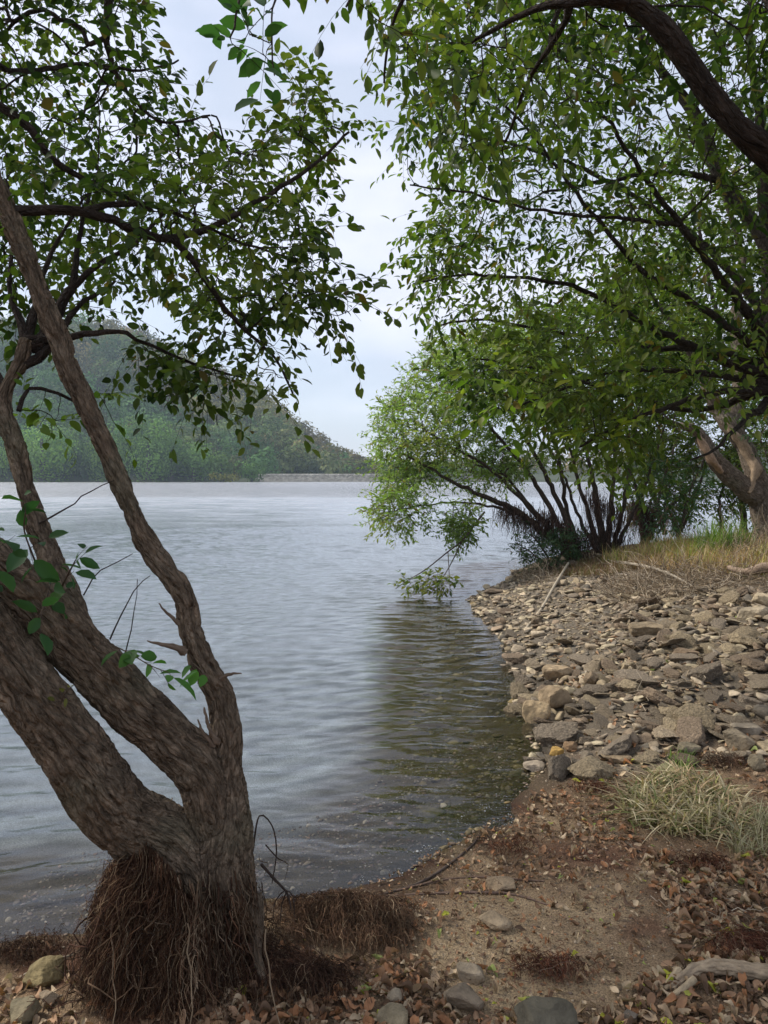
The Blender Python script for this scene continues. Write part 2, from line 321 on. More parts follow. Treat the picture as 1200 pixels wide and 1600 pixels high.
c = mixc(soil + 0 * q, sand, np.clip(patch * .75 + .8 * fbm(q * 4.1, 5) - .02, 0, 1))
c = mixc(c, bank, sstep(3.9, 4.8, Y + .4 * pn(q * 2)) * sstep(.2, 1, X)); c = mixc(c, wood, sstep(11, 13, Y))
c = mixc(c, np.array([.13, .05, .03]), .7 * sstep(.15, .5, fbm(q * 2.3 + 9, 3)) * (Y < 4.5) * (D > 0))
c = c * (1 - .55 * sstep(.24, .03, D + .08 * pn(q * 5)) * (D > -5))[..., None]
uw = mixc(gold + 0 * q, silt, sstep(.5, 1.6, -D + .5 * pn(q * 1.5) - 1.1 * sstep(-.6, 1.0, X) * (Y > 3.2)))
uw = uw * (1 + .4 * fbm(q * 4, 4))[..., None]
c = np.where((D < 0)[..., None], uw * (.75 + .25 * sstep(0, .3, -D))[..., None], c)
c = np.where((Y > 150)[..., None], np.array([.05, .06, .035]), c)
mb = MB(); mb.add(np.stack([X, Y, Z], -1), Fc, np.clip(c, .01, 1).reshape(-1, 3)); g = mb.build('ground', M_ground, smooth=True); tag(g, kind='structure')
# ------------------------------------------------------------------ lake
X, Y, Fc, Rr = polar(.3, 700, 900, 30, 430, 50, np.concatenate([np.exp(np.linspace(math.log(.3), math.log(2.4), 40))[:-1], np.exp(np.linspace(math.log(2.4), math.log(26), 1000))[:-1], np.exp(np.linspace(math.log(26), math.log(700), 240))]))
rw = np.random.default_rng(5); Zw = np.zeros_like(X); D = shore_d(X, Y)
shelter = .55 + .45 * sstep(3.6, 7.5, Y); cell = np.where(Rr < 26, np.maximum(Rr * .0026, .008), Rr * .014)
warp = .25 * pn(np.stack([X * .6, Y * .6, 0 * X], -1))
for k in range(64):
    lam = .06 * (7.5 ** rw.random()); th = rw.normal(0, .27) + (.15 if k % 2 else -.12); kx, ky = math.sin(th) * 2 * math.pi / lam, math.cos(th) * 2 * math.pi / lam
    a = lam * .0055 * (.8 if lam < .16 else 1.25)
    ph = kx * X + ky * (Y + warp) + rw.random() * 6.28; Zw += a * (np.sin(ph) if k % 2 else 1.3 - 2.2 * np.abs(np.sin(ph / 2))) * np.clip(lam / (3.2 * cell) - .6, 0, 1)
Zw *= shelter * (.75 + .6 * pn(np.stack([X * .35, Y * .5, 0 * X + 3], -1))) * (Rr < 120) * sstep(-.02, .5, -D)
mb = MB(); mb.add(np.stack([X, Y, Zw], -1), Fc); wo = mb.build('lake_water', M_water, smooth=True); tag(wo, kind='structure')
# ------------------------------------------------------------------ far shore: dam, wooded hill, lakeside trees
mb = MB(); xs = np.linspace(-44, 40, 170); prof = [(-3.2, -1.5), (0, 0), (.6, .35), (1.2, .65), (2.0, 1.15), (2.8, 1.6), (3.6, 2.1), (3.9, 2.75), (7.5, 2.8), (9, 1.5)]
V = np.array([[(x, 252 + a + .12 * x * 0, b) for (a, b) in prof] for x in xs]); V[..., 2] += .18 * fbm(V * .9, 3) * (np.array([b for a, b in prof]) < 2.4); nP = len(prof)
i = np.arange(len(xs) - 1)[:, None] * nP; k = np.arange(nP - 1)[None]
cc = np.array([(.16, .155, .14)] * 7 + [(.30, .29, .26)] * 3); cc = np.broadcast_to(cc, (len(xs), nP, 3)) * (1 + .35 * pn(V * 1.1))[..., None]
mb.add(V, np.stack([i + k, i + nP + k, i + nP + k + 1, i + k + 1], -1).reshape(-1, 4), cc.reshape(-1, 3))
dam = recentre(mb.build('stone_embankment', M_dam)); tag(dam, 'low grey stone embankment with a pale flat crest across the far end of the lake', 'embankment')
def crown_cards(mb, c, rad, n, size, base, rs, lobes=9):
    """a lumpy crown of many small leaf clumps: c centre, rad (rx,ry,rz)"""
    ld = unit(rs.normal(size=(lobes, 3))); ld[:, 2] = rs.uniform(-.85, 1, lobes); lc = ld * .55; lr = .42 + .2 * rs.random(lobes)
    w_ = rs.integers(0, lobes, n); d = unit(rs.normal(size=(n, 3))); p = lc[w_] + d * lr[w_][:, None] * (.75 + .3 * rs.random((n, 1)))
    keep = p[:, 2] > -.85; p = p[keep]; d = d[keep]; w_ = w_[keep]; n = len(p)
    pos = c + p * rad; dd = unit(d + .9 * unit(p)); a = unit(np.cross(dd, rs.normal(size=(n, 3)))); up = unit(dd + rs.normal(size=(n, 3)) * .28)
    col = base * (1 + .16 * rs.normal(size=(lobes, 1)))[w_] * (1 + .12 * rs.normal(size=(n, 1))); col = np.clip(col, .008, .5)
    proto = (np.array([(0, 0, 0), (-.5, .35, .1), (-.35, .8, -.05), (0, 1, -.1), (.4, .75, .1), (.5, .3, 0)]), np.array([(0, 5, 4), (0, 4, 3), (0, 3, 2), (0, 2, 1)]))
    place(mb, proto, pos, a, up, size * (.7 + .6 * rs.random(n)), col)
rs = np.random.default_rng(11); mb = MB(); cnt = 0
for _ in range(5200):
    y = 254 + 190 * rs.random() ** 1.1; px = rs.uniform(-320, 700) if rs.random() < .85 else rs.uniform(700, 1500)
    x = (px - 600) / F * y
    g0 = float(hz(np.array([x]), np.array([y]), False)[0])
    if px > 415 and y < 274: continue
    if px > 600 and rs.random() < .5: continue
    s = rs.uniform(1.2, 2.3) * np.interp(px, [430, 590, 610], [1, .5, .55]); aut = np.clip((y - 300) / 120 + (px - 200) / 500 + rs.normal() * .35, 0, 1)
    base = np.array([.075, .135, .05]) * (1 - aut) + np.array([.19, .155, .07]) * aut
    base = base * rs.uniform(.55, 1.5) * np.array([1, 1 + .1 * rs.normal(), 1])
    if rs.random() < .05: base = np.array([.13, .11, .06])
    crown_cards(mb, np.array([x, y, g0 + 2.6 * s]), np.array([4.6, 4.6, 4.4]) * s, int(240 * s), 1.05, base, rs, 7); cnt += 1
    if cnt > 850: break
fo = mb.build('forest', M_far); tag(fo, 'dense mixed forest covering the far hillside', 'forest', kind='stuff')
FT = [  # px centre, py top, px width, py base, colour, label
    (66, 648, 128, 753, (.07, .13, .04), 'broad pale green tree at the far waterline left of the leaning trunk'),
    (-30, 690, 90, 753, (.06, .11, .035), 'green tree at the far waterline at the left edge of the photo'),
    (232, 652, 110, 752, (.065, .125, .045), 'bright green round tree on the far shore just right of the leaning trunk'),
    (302, 690, 74, 752, (.06, .115, .04), 'green domed tree on the far shore, third from the leaning trunk'),
    (168, 668, 76, 752, (.055, .10, .035), 'green tree partly hidden behind the leaning trunk on the far shore'),
    (345, 700, 44, 751, (.05, .09, .035), 'small tree on the far shore beside the yellowish scrub clearing'),
    (393, 718, 52, 752, (.04, .085, .03), 'dark green round shrub on the far shore beside the end of the stone embankment'),
    (350, 738, 56, 752, (.14, .15, .05), 'low yellow green bush on the far shore in front of the scrub clearing'),
    (268, 672, 60, 749, (.05, .10, .035), 'darker green tree between the two round trees on the far shore'),
    (620, 712, 60, 752, (.045, .08, .03), 'distant dark tree behind the right end of the stone embankment'),
    (690, 716, 80, 752, (.045, .08, .03), 'distant dark tree seen low through the near willow stems'),
    (760, 722, 70, 752, (.045, .075, .03), 'distant tree seen through the middle of the near willow stems')]
for (px, pt, wd, pb, colr, lab) in FT:
    y = 247.0 if px < 600 else 258.; b = P(px, pb, y); top = P(px, pt, y); hgt = top[2] - b[2]; rx = wd / F * y / 2; b[2] = max(0, b[2])
    colr = (2.5 * colr[0], 2.2 * colr[1], 1.6 * colr[2]); root = empty('lakeside_tree', Vector(b.tolist()), lab, 'tree', 'trees along the far waterline')
    t = MB(); tube(t, [b + (0, 0, -.5), b + (.2, 0, hgt * .35), b + (0, .3, hgt * .65)], [rx * .09, rx * .07, rx * .03], 6, (.08, .07, .06)); part(t, 'trunk', M_twig, root)
    cmb = MB(); crown_cards(cmb, np.array([b[0], b[1], b[2] + hgt * .46]), np.array([rx, rx * .8, hgt * .56]), int(250 + 1.9 * rx * hgt * 6), .62, np.array(colr), rs, 14); part(cmb, 'crown', M_far, root)
# ------------------------------------------------------------------ tree growing
def grow(mains, targets, tipr=.0013, bal=.35, seed=1, lift=.12, sub=4, expo=2.3, minr=.0014):
    """join every target to the nearest limb already there; returns chains of (points, radii) and each target's position and direction"""
    r_ = np.random.default_rng(seed); pos = []; par = []; rad = []; pl = []
    for m_ in mains:
        pts, rr = resample(m_[0], .06, m_[1]); st = len(pos); s = 0
        for i in range(len(pts)):
            if i: s += np.linalg.norm(pts[i] - pts[i - 1])
            pos.append(pts[i]); par.append(len(pos) - 2 if i else -1); rad.append(rr[i]); pl.append(s * .5)
    nm = len(pos); A = np.zeros((nm + len(targets) * sub, 3)); A[:nm] = pos; PL = np.zeros(len(A)); PL[:nm] = pl; par = par + [-1] * (len(A) - nm); cnt_ = nm
    d0 = np.array([np.min(np.linalg.norm(A[:nm] - t, axis=1)) for t in targets]); order = np.argsort(d0); tn = []
    for ti in order:
        t = targets[ti]; v = t - A[:cnt_]; dd = np.linalg.norm(v, axis=1); j = int(np.argmin(dd + bal * PL[:cnt_])); a = A[j]; ln = dd[j]
        pr = par[j]; tdir = (a - A[pr]) if pr >= 0 else (t - a); tdir = unit(tdir)
        c1 = a + tdir * ln * .33 + r_.normal(size=3) * ln * .05; c2 = t - unit(t - a) * ln * .3 + np.array([0, 0, lift * ln]) + r_.normal(size=3) * ln * .06
        prev = j
        for k in range(1, sub + 1):
            u = k / sub; A[cnt_] = (1 - u) ** 3 * a + 3 * u * (1 - u) ** 2 * c1 + 3 * u * u * (1 - u) * c2 + u ** 3 * t
            PL[cnt_] = PL[prev] + ln / sub; par[cnt_] = prev; prev = cnt_; cnt_ += 1
        tn.append((ti, prev))
    acc = np.zeros(cnt_)
    for i in range(cnt_ - 1, nm - 1, -1):
        if acc[i] == 0: acc[i] = tipr ** expo
        acc[par[i]] += acc[i] if par[i] >= nm else 0
    RA = np.zeros(cnt_); RA[:nm] = rad; RA[nm:] = np.maximum(acc[nm:] ** (1 / expo), minr)
    kids = {}
    for i in range(nm, cnt_): kids.setdefault(par[i], []).append(i)
    for i in kids: kids[i].sort(key=lambda z: -RA[z])
    chains = []; stack = []
    for j, ks in kids.items():
        if j < nm: stack += [(j, z) for z in ks]
    while stack:
        j, z = stack.pop(); ch = [j, z]
        while z in kids:
            ks = kids[z]; stack += [(z, o) for o in ks[1:]]; z = ks[0]; ch.append(z)
        rr = RA[ch].copy(); rr[0] = min(rr[0], rr[1] * 1.25); chains.append((A[ch], rr))
    TP = np.zeros((len(targets), 3)); TD = np.zeros((len(targets), 3))
    for ti, node in tn: TP[ti] = A[node]; TD[ti] = unit(A[node] - A[par[node]])
    return chains, TP, TD
def sprays(mbl, mbt, TP, TD, k=9, Ls=(.14, .3), size=.05, w=.5, droop=.35, pal=None, seed=2, fine=True, spread=.9, up=.0, twigcol=(.05, .035, .028), twr=.0012, patch=1.2, sizev=.25):
    r_ = np.random.default_rng(seed); n = len(TP); Ln = r_.uniform(*Ls, size=n); D = unit(TD + r_.normal(size=(n, 3)) * .45 + np.array([0, 0, up]))
    m = 5; s = np.linspace(0, 1, m); cur = r_.normal(size=(n, 3)) * .22 + np.array([0, 0, -droop])
    Pt = TP[:, None] + Ln[:, None, None] * (s[None, :, None] * D[:, None] + (s ** 2)[None, :, None] * cur[:, None] * .5)
    V, Fc, B = strands(Pt, np.full((n, 1), twr) * np.linspace(1, .45, m)[None], 3); mbt.add(V, Fc, twigcol, B)
    t = (np.arange(k)[None] + r_.uniform(.2, .9, size=(n, k))) / k; t = np.clip(t, .05, 1)
    pos = TP[:, None] + Ln[:, None, None] * (t[..., None] * D[:, None] + (t ** 2)[..., None] * cur[:, None] * .5); tan = unit(D[:, None] + t[..., None] * cur[:, None])
    side = unit(np.cross(tan, np.broadcast_to(np.array([0, 0, 1.]), tan.shape) + r_.normal(size=(n, k, 3)) * .35)); sg = np.where((np.arange(k) % 2)[None] == 0, 1, -1)[..., None]
    ax = unit(tan * .75 + side * sg * spread + np.array([0, 0, -droop * .8]) + r_.normal(size=(n, k, 3)) * .28)
    upv = unit(np.array([0, 0, 1.]) + r_.normal(size=(n, k, 3)) * .5)
    keep = r_.random((n, k)) < .93; pos = pos[keep]; ax = ax[keep]; upv = upv[keep]; nn = len(pos)
    sz = size * np.clip(1 + sizev * r_.normal(size=nn), .45, 1.6); pal = np.array(pal)
    cl = .5 + .5 * np.clip(pn(pos * patch) * 1.6 + .45 * r_.normal(size=nn), -1, 1); idx = cl * (len(pal) - 1.001); i0 = idx.astype(int); fr = (idx - i0)[:, None]
    col = pal[i0] * (1 - fr) + pal[np.minimum(i0 + 1, len(pal) - 1)] * fr; col = col * r_.uniform(.75, 1.25, size=(nn, 1))
    bad = r_.random(nn) < .025; col[bad] = np.array([.16, .12, .03]) * r_.uniform(.5, 1.2, size=(bad.sum(), 1))
    place(mbl, leaf_proto(w, fine), pos + ax * .006, ax, upv, sz, col, r_.uniform(.75, 1.15, nn))
def scatter(polys, seed, clump=.0, cs=1.3):
    """points inside outlines [(outline, count, near, far)], each with its own distance; clumps leave gaps"""
    r_ = np.random.default_rng(seed); outp = []
    for poly, n, d0, d1 in polys:
        a = np.array(poly); lo, hi = a.min(0), a.max(0); got = 0; tries = 0
        while got < n and tries < 60:
            x = r_.uniform(lo[0], hi[0], n); y = r_.uniform(lo[1], hi[1], n); ok = in_poly(poly, x, y); d = d0 + (d1 - d0) * np.clip(.5 + .5 * pn(np.stack([x / 130, y / 130, 0 * x + seed], -1)) + .28 * r_.normal(size=n), 0, 1)
            p = P(x, y, d); ok &= (pn(p * cs + seed) + .35 * r_.random(n)) > clump; ok &= p[:, 2] > .12; p = p[ok][:n - got]; outp.append(p); got += len(p); tries += 1
    return np.concatenate(outp)
def pp(lst, rpx=True):
    """[(px,py,depth,half width in px)] -> world points and radii"""
    a = np.array(lst, float); return P(a[:, 0], a[:, 1], a[:, 2]), a[:, 3] * a[:, 2] / F
def chains_mesh(mb, chains, col, vary=.2, seed=0):
    r_ = np.random.default_rng(seed)
    for i, (pts, rr) in enumerate(chains):
        if len(pts) < 2: continue
        c = np.array(col) * (1 + vary * r_.normal()); tube(mb, pts, rr, 4 if rr[0] < .004 else (6 if rr[0] < .012 else 9), np.clip(c, .01, 1), 0 if rr[0] < .012 else .12, off=i * 1.7, cap=False)
def blend_trunk(limbs, voxel, amp, name, root, col, ridge=1.0, lim=None):
    """limbs joined into one continuous bark surface: voxel-merged tubes, then bark ridges pushed out along each limb"""
    bmb = MB(); seg = []
    for li, (pts, rr) in enumerate(limbs):
        p, r_ = resample(pts, .03, rr); tube(bmb, p, r_ * .93, 20, off=li * 3.1); tg = unit(np.gradient(p, axis=0)); s = np.concatenate([[0], np.cumsum(np.linalg.norm(np.diff(p, axis=0), axis=1))])
        fa = np.cross(tg[0], [.3, .2, 1.]); fr_ = []
        for t_ in tg: fa = fa - t_ * fa.dot(t_); fa = fa / np.linalg.norm(fa); fr_.append(fa)
        fr_ = np.array(fr_); seg.append((p, r_, tg, s + li * 5.3, fr_, np.cross(tg, fr_)))
    o = bmb.build('tmp', M_bark); m = o.modifiers.new('r', 'REMESH'); m.mode = 'VOXEL'; m.voxel_size = voxel; m.use_smooth_shade = True
    s2 = o.modifiers.new('s', 'SMOOTH'); s2.factor = .6; s2.iterations = int(.11 / voxel)
    dg = bpy.context.evaluated_depsgraph_get(); me = bpy.data.meshes.new_from_object(o.evaluated_get(dg)); bpy.data.objects.remove(o, do_unlink=True)
    n = len(me.vertices); co = np.empty(n * 3, np.float32); me.vertices.foreach_get('co', co); co = co.reshape(-1, 3).astype(float); no = np.empty(n * 3, np.float32); me.vertex_normals.foreach_get('vector', no); no = no.reshape(-1, 3)
    Ws = []; Qs = []; Rs = []
    for (p, r_, tg, s, fA, fB) in seg:
        best = np.full(n, 1e9); ix = np.zeros(n, int)
        for st in range(0, len(p)):
            dd = np.linalg.norm(co - p[st], axis=1) - r_[st]; b = dd < best; best[b] = dd[b]; ix[b] = st
        v = co - p[ix]; al = (v * tg[ix]).sum(1); perp = v - al[:, None] * tg[ix]
        tw = s[ix] + al
        q = np.stack([(perp * fA[ix]).sum(1), (perp * fB[ix]).sum(1), tw * .27], 1)
        Qs.append(q); Ws.append(np.exp(-np.clip(best, -.05, 1) / .03)); Rs.append(r_[ix])
    W = np.array(Ws) + 1e-9; W /= W.sum(0); h = 0
    for q, w_, rr in zip(Qs, W, Rs):
        k = ridge; a1 = np.clip(np.abs(pn(q * 30 * k)) * 4.5, 0, 1) - .4; a2 = np.clip(np.abs(pn(q * 60 * k + 7)) * 4, 0, 1) - .4; a3 = pn(q * 14 * k + 3); a4 = pn(q * 150 * k)
        h = h + w_ * (a1 * 1.0 + a2 * .5 + a3 * .4 + a4 * .2) * np.clip(rr / .06, .25, 1)
    big = pn(co * 6) * .9 + pn(co * 14) * .25
    co2 = co + no * (amp * (h - .45) + amp * 1.1 * big)[:, None]; me.vertices.foreach_set('co', co2.astype(np.float32).ravel())
    Q = Qs[0] * 0
    dom = W.argmax(0)
    for i_, q in enumerate(Qs): Q[dom == i_] = q[dom == i_]
    cc = np.tile(np.array(col), (n, 1)); tint = sstep(-.1, .6, pn(co * 9 + 4))[:, None]; cc = cc * (1 - tint * .4) + np.array(col) * np.array([1.35, 1.45, 1.5]) * tint * .4
    fl = sstep(-.2, .4, pn(Q * 60 + 60) + .8 * pn(Q * 150))[:, None]; cc = cc * (.8 + .42 * fl); gr = sstep(.15, .6, pn(co * 4.5 + 40))[:, None]; cc = cc * (1 - .22 * gr) + np.array(col) * np.array([1.05, 1.5, 1.4]) * .22 * gr
    a = me.color_attributes.new('Col', 'FLOAT_COLOR', 'POINT'); a.data.foreach_set('color', np.hstack([cc, np.ones((n, 1))]).astype(np.float32).ravel())
    a = me.attributes.new('bark', 'FLOAT_VECTOR', 'POINT'); a.data.foreach_set('vector', Q.astype(np.float32).ravel())
    me.materials.clear(); me.materials.append(M_bark); me.update(); ob = bpy.data.objects.new(name, me); COL.objects.link(ob); ob.parent = root; ob.location = -Vector(root.location)
    return ob
G_DARK = [(.022, .045, .010), (.046, .08, .015), (.073, .112, .019), (.105, .148, .027), (.135, .158, .032)]
G_LEFT = [tuple(.98 * v for v in c_) for c_ in G_DARK]
G_LIGHT = [(.12, .18, .05), (.16, .23, .065), (.20, .27, .08), (.24, .29, .09), (.27, .27, .08)]
G_YEL = [(.09, .16, .02), (.14, .2, .025), (.2, .22, .03)]
# ------------------------------------------------------------------ the leaning tree at the left
BASE = P(345, 1500, 2.52); BASE[2] = 0.02
lt = empty('leaning_tree', Vector(BASE.tolist()), 'rough barked tree with leaning stems and matted hanging roots standing at the near waterline', 'tree')
C_ = pp([(380, 1590, 2.5, 50), (355, 1500, 2.5, 60), (338, 1420, 2.5, 70), (338, 1350, 2.5, 64), (347, 1280, 2.5, 46), (350, 1215, 2.5, 36), (353, 1150, 2.51, 29), (342, 1085, 2.52, 30), (314, 1030, 2.53, 29), (298, 985, 2.535, 27), (288, 930, 2.54, 27), (231, 850, 2.55, 27), (199, 780, 2.56, 24), (165, 700, 2.57, 25), (134, 635, 2.58, 26), (110, 585, 2.6, 27), (87, 520, 2.62, 26), (47, 420, 2.65, 25), (15, 335, 2.68, 24), (-30, 235, 2.72, 22), (-75, 120, 2.78, 19), (-110, -60, 2.85, 14), (-120, -230, 2.9, 8)])
B_ = pp([(342, 1400, 2.5, 40), (340, 1320, 2.49, 44), (318, 1215, 2.47, 44), (262, 1152, 2.44, 44), (203, 1102, 2.4, 46), (148, 1040, 2.37, 45), (95, 985, 2.34, 44), (50, 935, 2.32, 44), (-15, 880, 2.3, 43), (-90, 825, 2.3, 38), (-180, 740, 2.3, 32), (-260, 600, 2.35, 27), (-310, 430, 2.4, 22), (-330, 230, 2.5, 17), (-320, 20, 2.6, 12), (-290, -200, 2.7, 6)])
A_ = pp([(330, 1450, 2.5, 56), (300, 1380, 2.48, 64), (258, 1316, 2.44, 58), (199, 1280, 2.38, 57), (158, 1238, 2.33, 57), (110, 1165, 2.28, 54), (63, 1104, 2.25, 50), (10, 1030, 2.22, 48), (-60, 945, 2.2, 46), (-170, 850, 2.2, 42), (-300, 740, 2.15, 36), (-430, 600, 2.1, 30), (-520, 420, 2.1, 24), (-570, 200, 2.1, 18), (-590, -50, 2.1, 10)])
D_ = pp([(150, 1035, 2.40, 26), (120, 965, 2.42, 28), (92, 905, 2.46, 27), (70, 850, 2.5, 25), (50, 795, 2.54, 23), (36, 740, 2.57, 21), (18, 685, 2.6, 20), (4, 640, 2.63, 19), (12, 605, 2.65, 17), (32, 565, 2.68, 15), (42, 530, 2.7, 15)])
S_ = pp([(392, 1400, 2.46, 22), (400, 1440, 2.42, 16), (402, 1500, 2.36, 12), (425, 1560, 2.3, 8)])
C_ = (C_[0], C_[1] * np.interp(np.arange(len(C_[1])), [0, 4, 6, 9, 40], [1, 1, .88, .72, .7])); D_ = (D_[0], D_[1] * .8); B_ = (B_[0], B_[1] * .98); A_ = (A_[0], A_[1] * 1.02)
trunk = blend_trunk([C_, B_, A_, D_, S_], .005, .0125, 'trunk', lt, (.165, .122, .085), 1.05)
lm = []
def br(l): p = pp(l); lm.append(p); return p
E1 = br([(10, 330, 2.68, 8), (60, 328, 2.72, 8), (130, 331, 2.8, 7.5), (180, 345, 2.85, 7), (230, 366, 2.95, 6.5), (268, 372, 3.0, 6), (330, 356, 3.1, 5), (400, 315, 3.2, 4), (450, 285, 3.3, 3.4), (500, 250, 3.4, 2.6), (545, 205, 3.5, 1.8)])
E2 = br([(268, 372, 3.0, 6), (300, 405, 3.0, 5.5), (320, 435, 3.05, 5), (345, 470, 3.1, 4), (375, 510, 3.15, 3), (430, 560, 3.2, 2), (460, 620, 3.2, 1.4)])
E3 = br([(130, 331, 2.8, 6), (190, 318, 2.9, 4.5), (250, 325, 3.0, 3.5), (300, 345, 3.1, 2.5), (380, 380, 3.2, 2), (450, 400, 3.3, 1.5)])
F1 = br([(-60, 130, 2.76, 8), (0, 165, 2.85, 7), (50, 203, 2.9, 6.5), (62, 228, 2.92, 6), (100, 262, 3.0, 5), (140, 285, 3.1, 4), (180, 300, 3.2, 3), (240, 330, 3.4, 2.5)])
F2 = br([(-90, 40, 2.8, 8), (0, 105, 3.1, 5), (60, 110, 3.3, 4), (130, 100, 3.5, 3), (220, 110, 3.7, 2), (280, 95, 3.8, 1.3)])
F3 = br([(165, 60, 3.4, 6), (170, 0, 3.4, 7), (172, -80, 3.3, 8), (60, -150, 3.1, 9), (-100, -40, 2.84, 10)])
F4 = br([(165, 60, 3.4, 5), (190, 130, 3.5, 3), (250, 190, 3.6, 2), (330, 180, 3.7, 1.4)])
G1 = br([(42, 530, 2.7, 8), (95, 530, 2.74, 6), (130, 522, 2.78, 5), (185, 517, 2.82, 3.6), (215, 530, 2.9, 3), (270, 555, 3.0, 2.4), (330, 577, 3.1, 2), (380, 590, 3.2, 1.3)])
for l in ([(42, 535, 2.7, 9), (32, 500, 2.75, 6), (15, 450, 2.8, 4), (20, 380, 2.9, 2.5), (10, 280, 3.0, 2)], [(45, 530, 2.72, 9), (55, 480, 2.8, 6), (70, 420, 2.9, 4), (100, 360, 3.0, 2.5), (140, 300, 3.1, 1.8)],
          [(50, 545, 2.7, 10), (85, 500, 2.85, 8), (115, 440, 3.0, 5.5), (125, 360, 3.1, 3.5), (150, 270, 3.2, 2)], [(60, 540, 2.7, 8), (95, 470, 2.9, 6), (150, 415, 3.0, 4), (210, 380, 3.1, 3), (260, 330, 3.3, 2)],
          [(20, 575, 2.68, 8), (60, 560, 2.7, 8), (85, 535, 2.75, 6), (120, 480, 2.9, 4), (180, 440, 3.1, 2)], [(10, 610, 2.65, 8), (-20, 560, 2.7, 6), (-60, 500, 2.8, 4)],
          [(30, 640, 2.62, 4), (45, 608, 2.66, 3), (90, 615, 2.7, 2.5), (150, 640, 2.8, 1.8)], [(60, 820, 2.5, 1.6), (92, 800, 2.45, 1.3), (118, 786, 2.43, 1.1), (140, 768, 2.4, .9), (175, 750, 2.4, .6)],
          [(172, 1000, 2.36, 1.4), (188, 965, 2.34, 1.1), (207, 925, 2.33, .9), (236, 900, 2.33, .6)], [(130, 930, 2.36, 1.2), (158, 892, 2.3, .9), (205, 868, 2.28, .6)], [(190, 1035, 2.36, 1.2), (204, 985, 2.36, .9), (213, 930, 2.36, .6), (216, 905, 2.36, .5)]): br(l)
L1 = [(-260, -260), (215, -260), (215, -20), (215, 50), (240, 110), (270, 150), (300, 190), (385, 215), (450, 185), (515, 180), (520, 225), (490, 290), (515, 350), (520, 410), (480, 440), (420, 470), (330, 470), (200, 430), (120, 420), (-260, 450)]
L2 = [(310, 470), (500, 420), (550, 445), (545, 500), (490, 500), (455, 500), (455, 570), (462, 615), (440, 630), (410, 600), (370, 560), (340, 530)]
L3 = [(205, 525), (350, 560), (372, 596), (330, 612), (250, 590), (205, 560)]
L4 = [(10, 610), (190, 615), (205, 650), (110, 680), (20, 640)]
L6 = [(470, 120), (525, 150), (520, 200), (460, 215), (440, 180)]
L8 = [(-700, -300), (-260, -300), (-260, 420), (-420, 500), (-700, 400)]
L7 = [(10, 420), (200, 430), (190, 480), (60, 510), (-40, 480)]
T = scatter([(L1, 1700, 2.7, 4.8), (L2, 80, 2.9, 3.5), (L8, 260, 1.9, 3.4), (L3, 50, 2.9, 3.2), (L6, 34, 3.2, 3.7), (L7, 30, 2.9, 3.4)], 21, -.12, 1.6)
ch, TP, TD = grow(lm[:14] + [(A_[0][9:], A_[1][9:] * .8), (B_[0][10:], B_[1][10:] * .8)], T, seed=3)
limb_mb = MB(); tw = limb_mb; lv = MB()
for i, (p, r_) in enumerate(lm):
    p2, r2 = resample(p, .05, r_); tube(limb_mb, p2 + RNG.normal(size=p2.shape) * .0025, r2, 10, (.055, .042, .035), .16, off=i * 2.3)
chains_mesh(limb_mb, ch, (.05, .038, .03))
sprays(lv, tw, TP, TD, k=9, size=.044, w=.62, pal=G_LEFT, seed=31, droop=.35)
T = scatter([(L4, 12, 2.6, 2.9)], 23, -.6); ch2, TP, TD = grow([lm[14]], T, seed=4); chains_mesh(limb_mb, ch2, (.05, .05, .03)); sprays(lv, tw, TP, TD, k=6, Ls=(.08, .14), size=.045, w=.6, pal=G_YEL, seed=32)
part(limb_mb, 'branches', M_bark, lt, True); part(lv, 'crown', M_leaf, lt)
# leafy shoots low on the trunk
def shoot(paths, k, size, w, pal, seed, root, parts_=('leafy_shoot',), Ls=(.05, .1), tp=None):
    m1 = MB()
    for p in paths: a, r_ = resample(*[x for x in pp(p)][:1], .03, pp(p)[1]); tube(m1, a, r_, 5, (.07, .05, .035))
    l1 = MB(); pts = []; dr = []
    for p in paths:
        a = resample(pp(p)[0], .035); pts += list(a[1:]); dr += list(unit(np.gradient(a, axis=0))[1:])
    t1 = m1; sprays(l1, t1, np.array(pts), np.array(dr) + RNG.normal(size=(len(dr), 3)) * .8, k=k, Ls=Ls, size=size, w=w, pal=pal, seed=seed, droop=.3)
    sh = part(m1, 'leafy_shoot', M_twig, root); lo = l1.build('leaves', M_leaf, sh)
PALB = [(.03, .08, .03), (.045, .11, .03), (.06, .13, .03)]
shoot([[(66, 905, 2.25, 2), (52, 870, 2.2, 1.6), (38, 830, 2.15, 1.2), (40, 800, 2.1, 1)], [(90, 930, 2.22, 2), (105, 900, 2.15, 1.5), (118, 875, 2.1, 1)], [(75, 925, 2.2, 2), (70, 945, 2.15, 1.5), (60, 965, 2.1, 1)], [(20, 900, 2.2, 2), (-5, 875, 2.1, 1.5), (0, 840, 2.0, 1)]], 2, .058, .62, PALB, 41, lt)
shoot([[(180, 1010, 2.3, 1.2), (205, 1022, 2.22, 1), (235, 1040, 2.15, .8), (262, 1050, 2.12, .7)]], 2, .062, .6, [(.05, .14, .03), (.07, .17, .03)], 42, lt, Ls=(.03, .05))
shoot([[(300, 1035, 2.48, 1), (312, 1045, 2.4, .8), (318, 1052, 2.36, .6)]], 1, .055, .6, [(.06, .17, .03), (.07, .17, .03)], 43, lt, Ls=(.01, .02))
shoot([[(95, 1100, 2.2, 1), (100, 1085, 2.12, .8), (110, 1075, 2.1, .6)]], 1, .035, .5, [(.14, .14, .03), (.12, .12, .03)], 44, lt, Ls=(.02, .03))
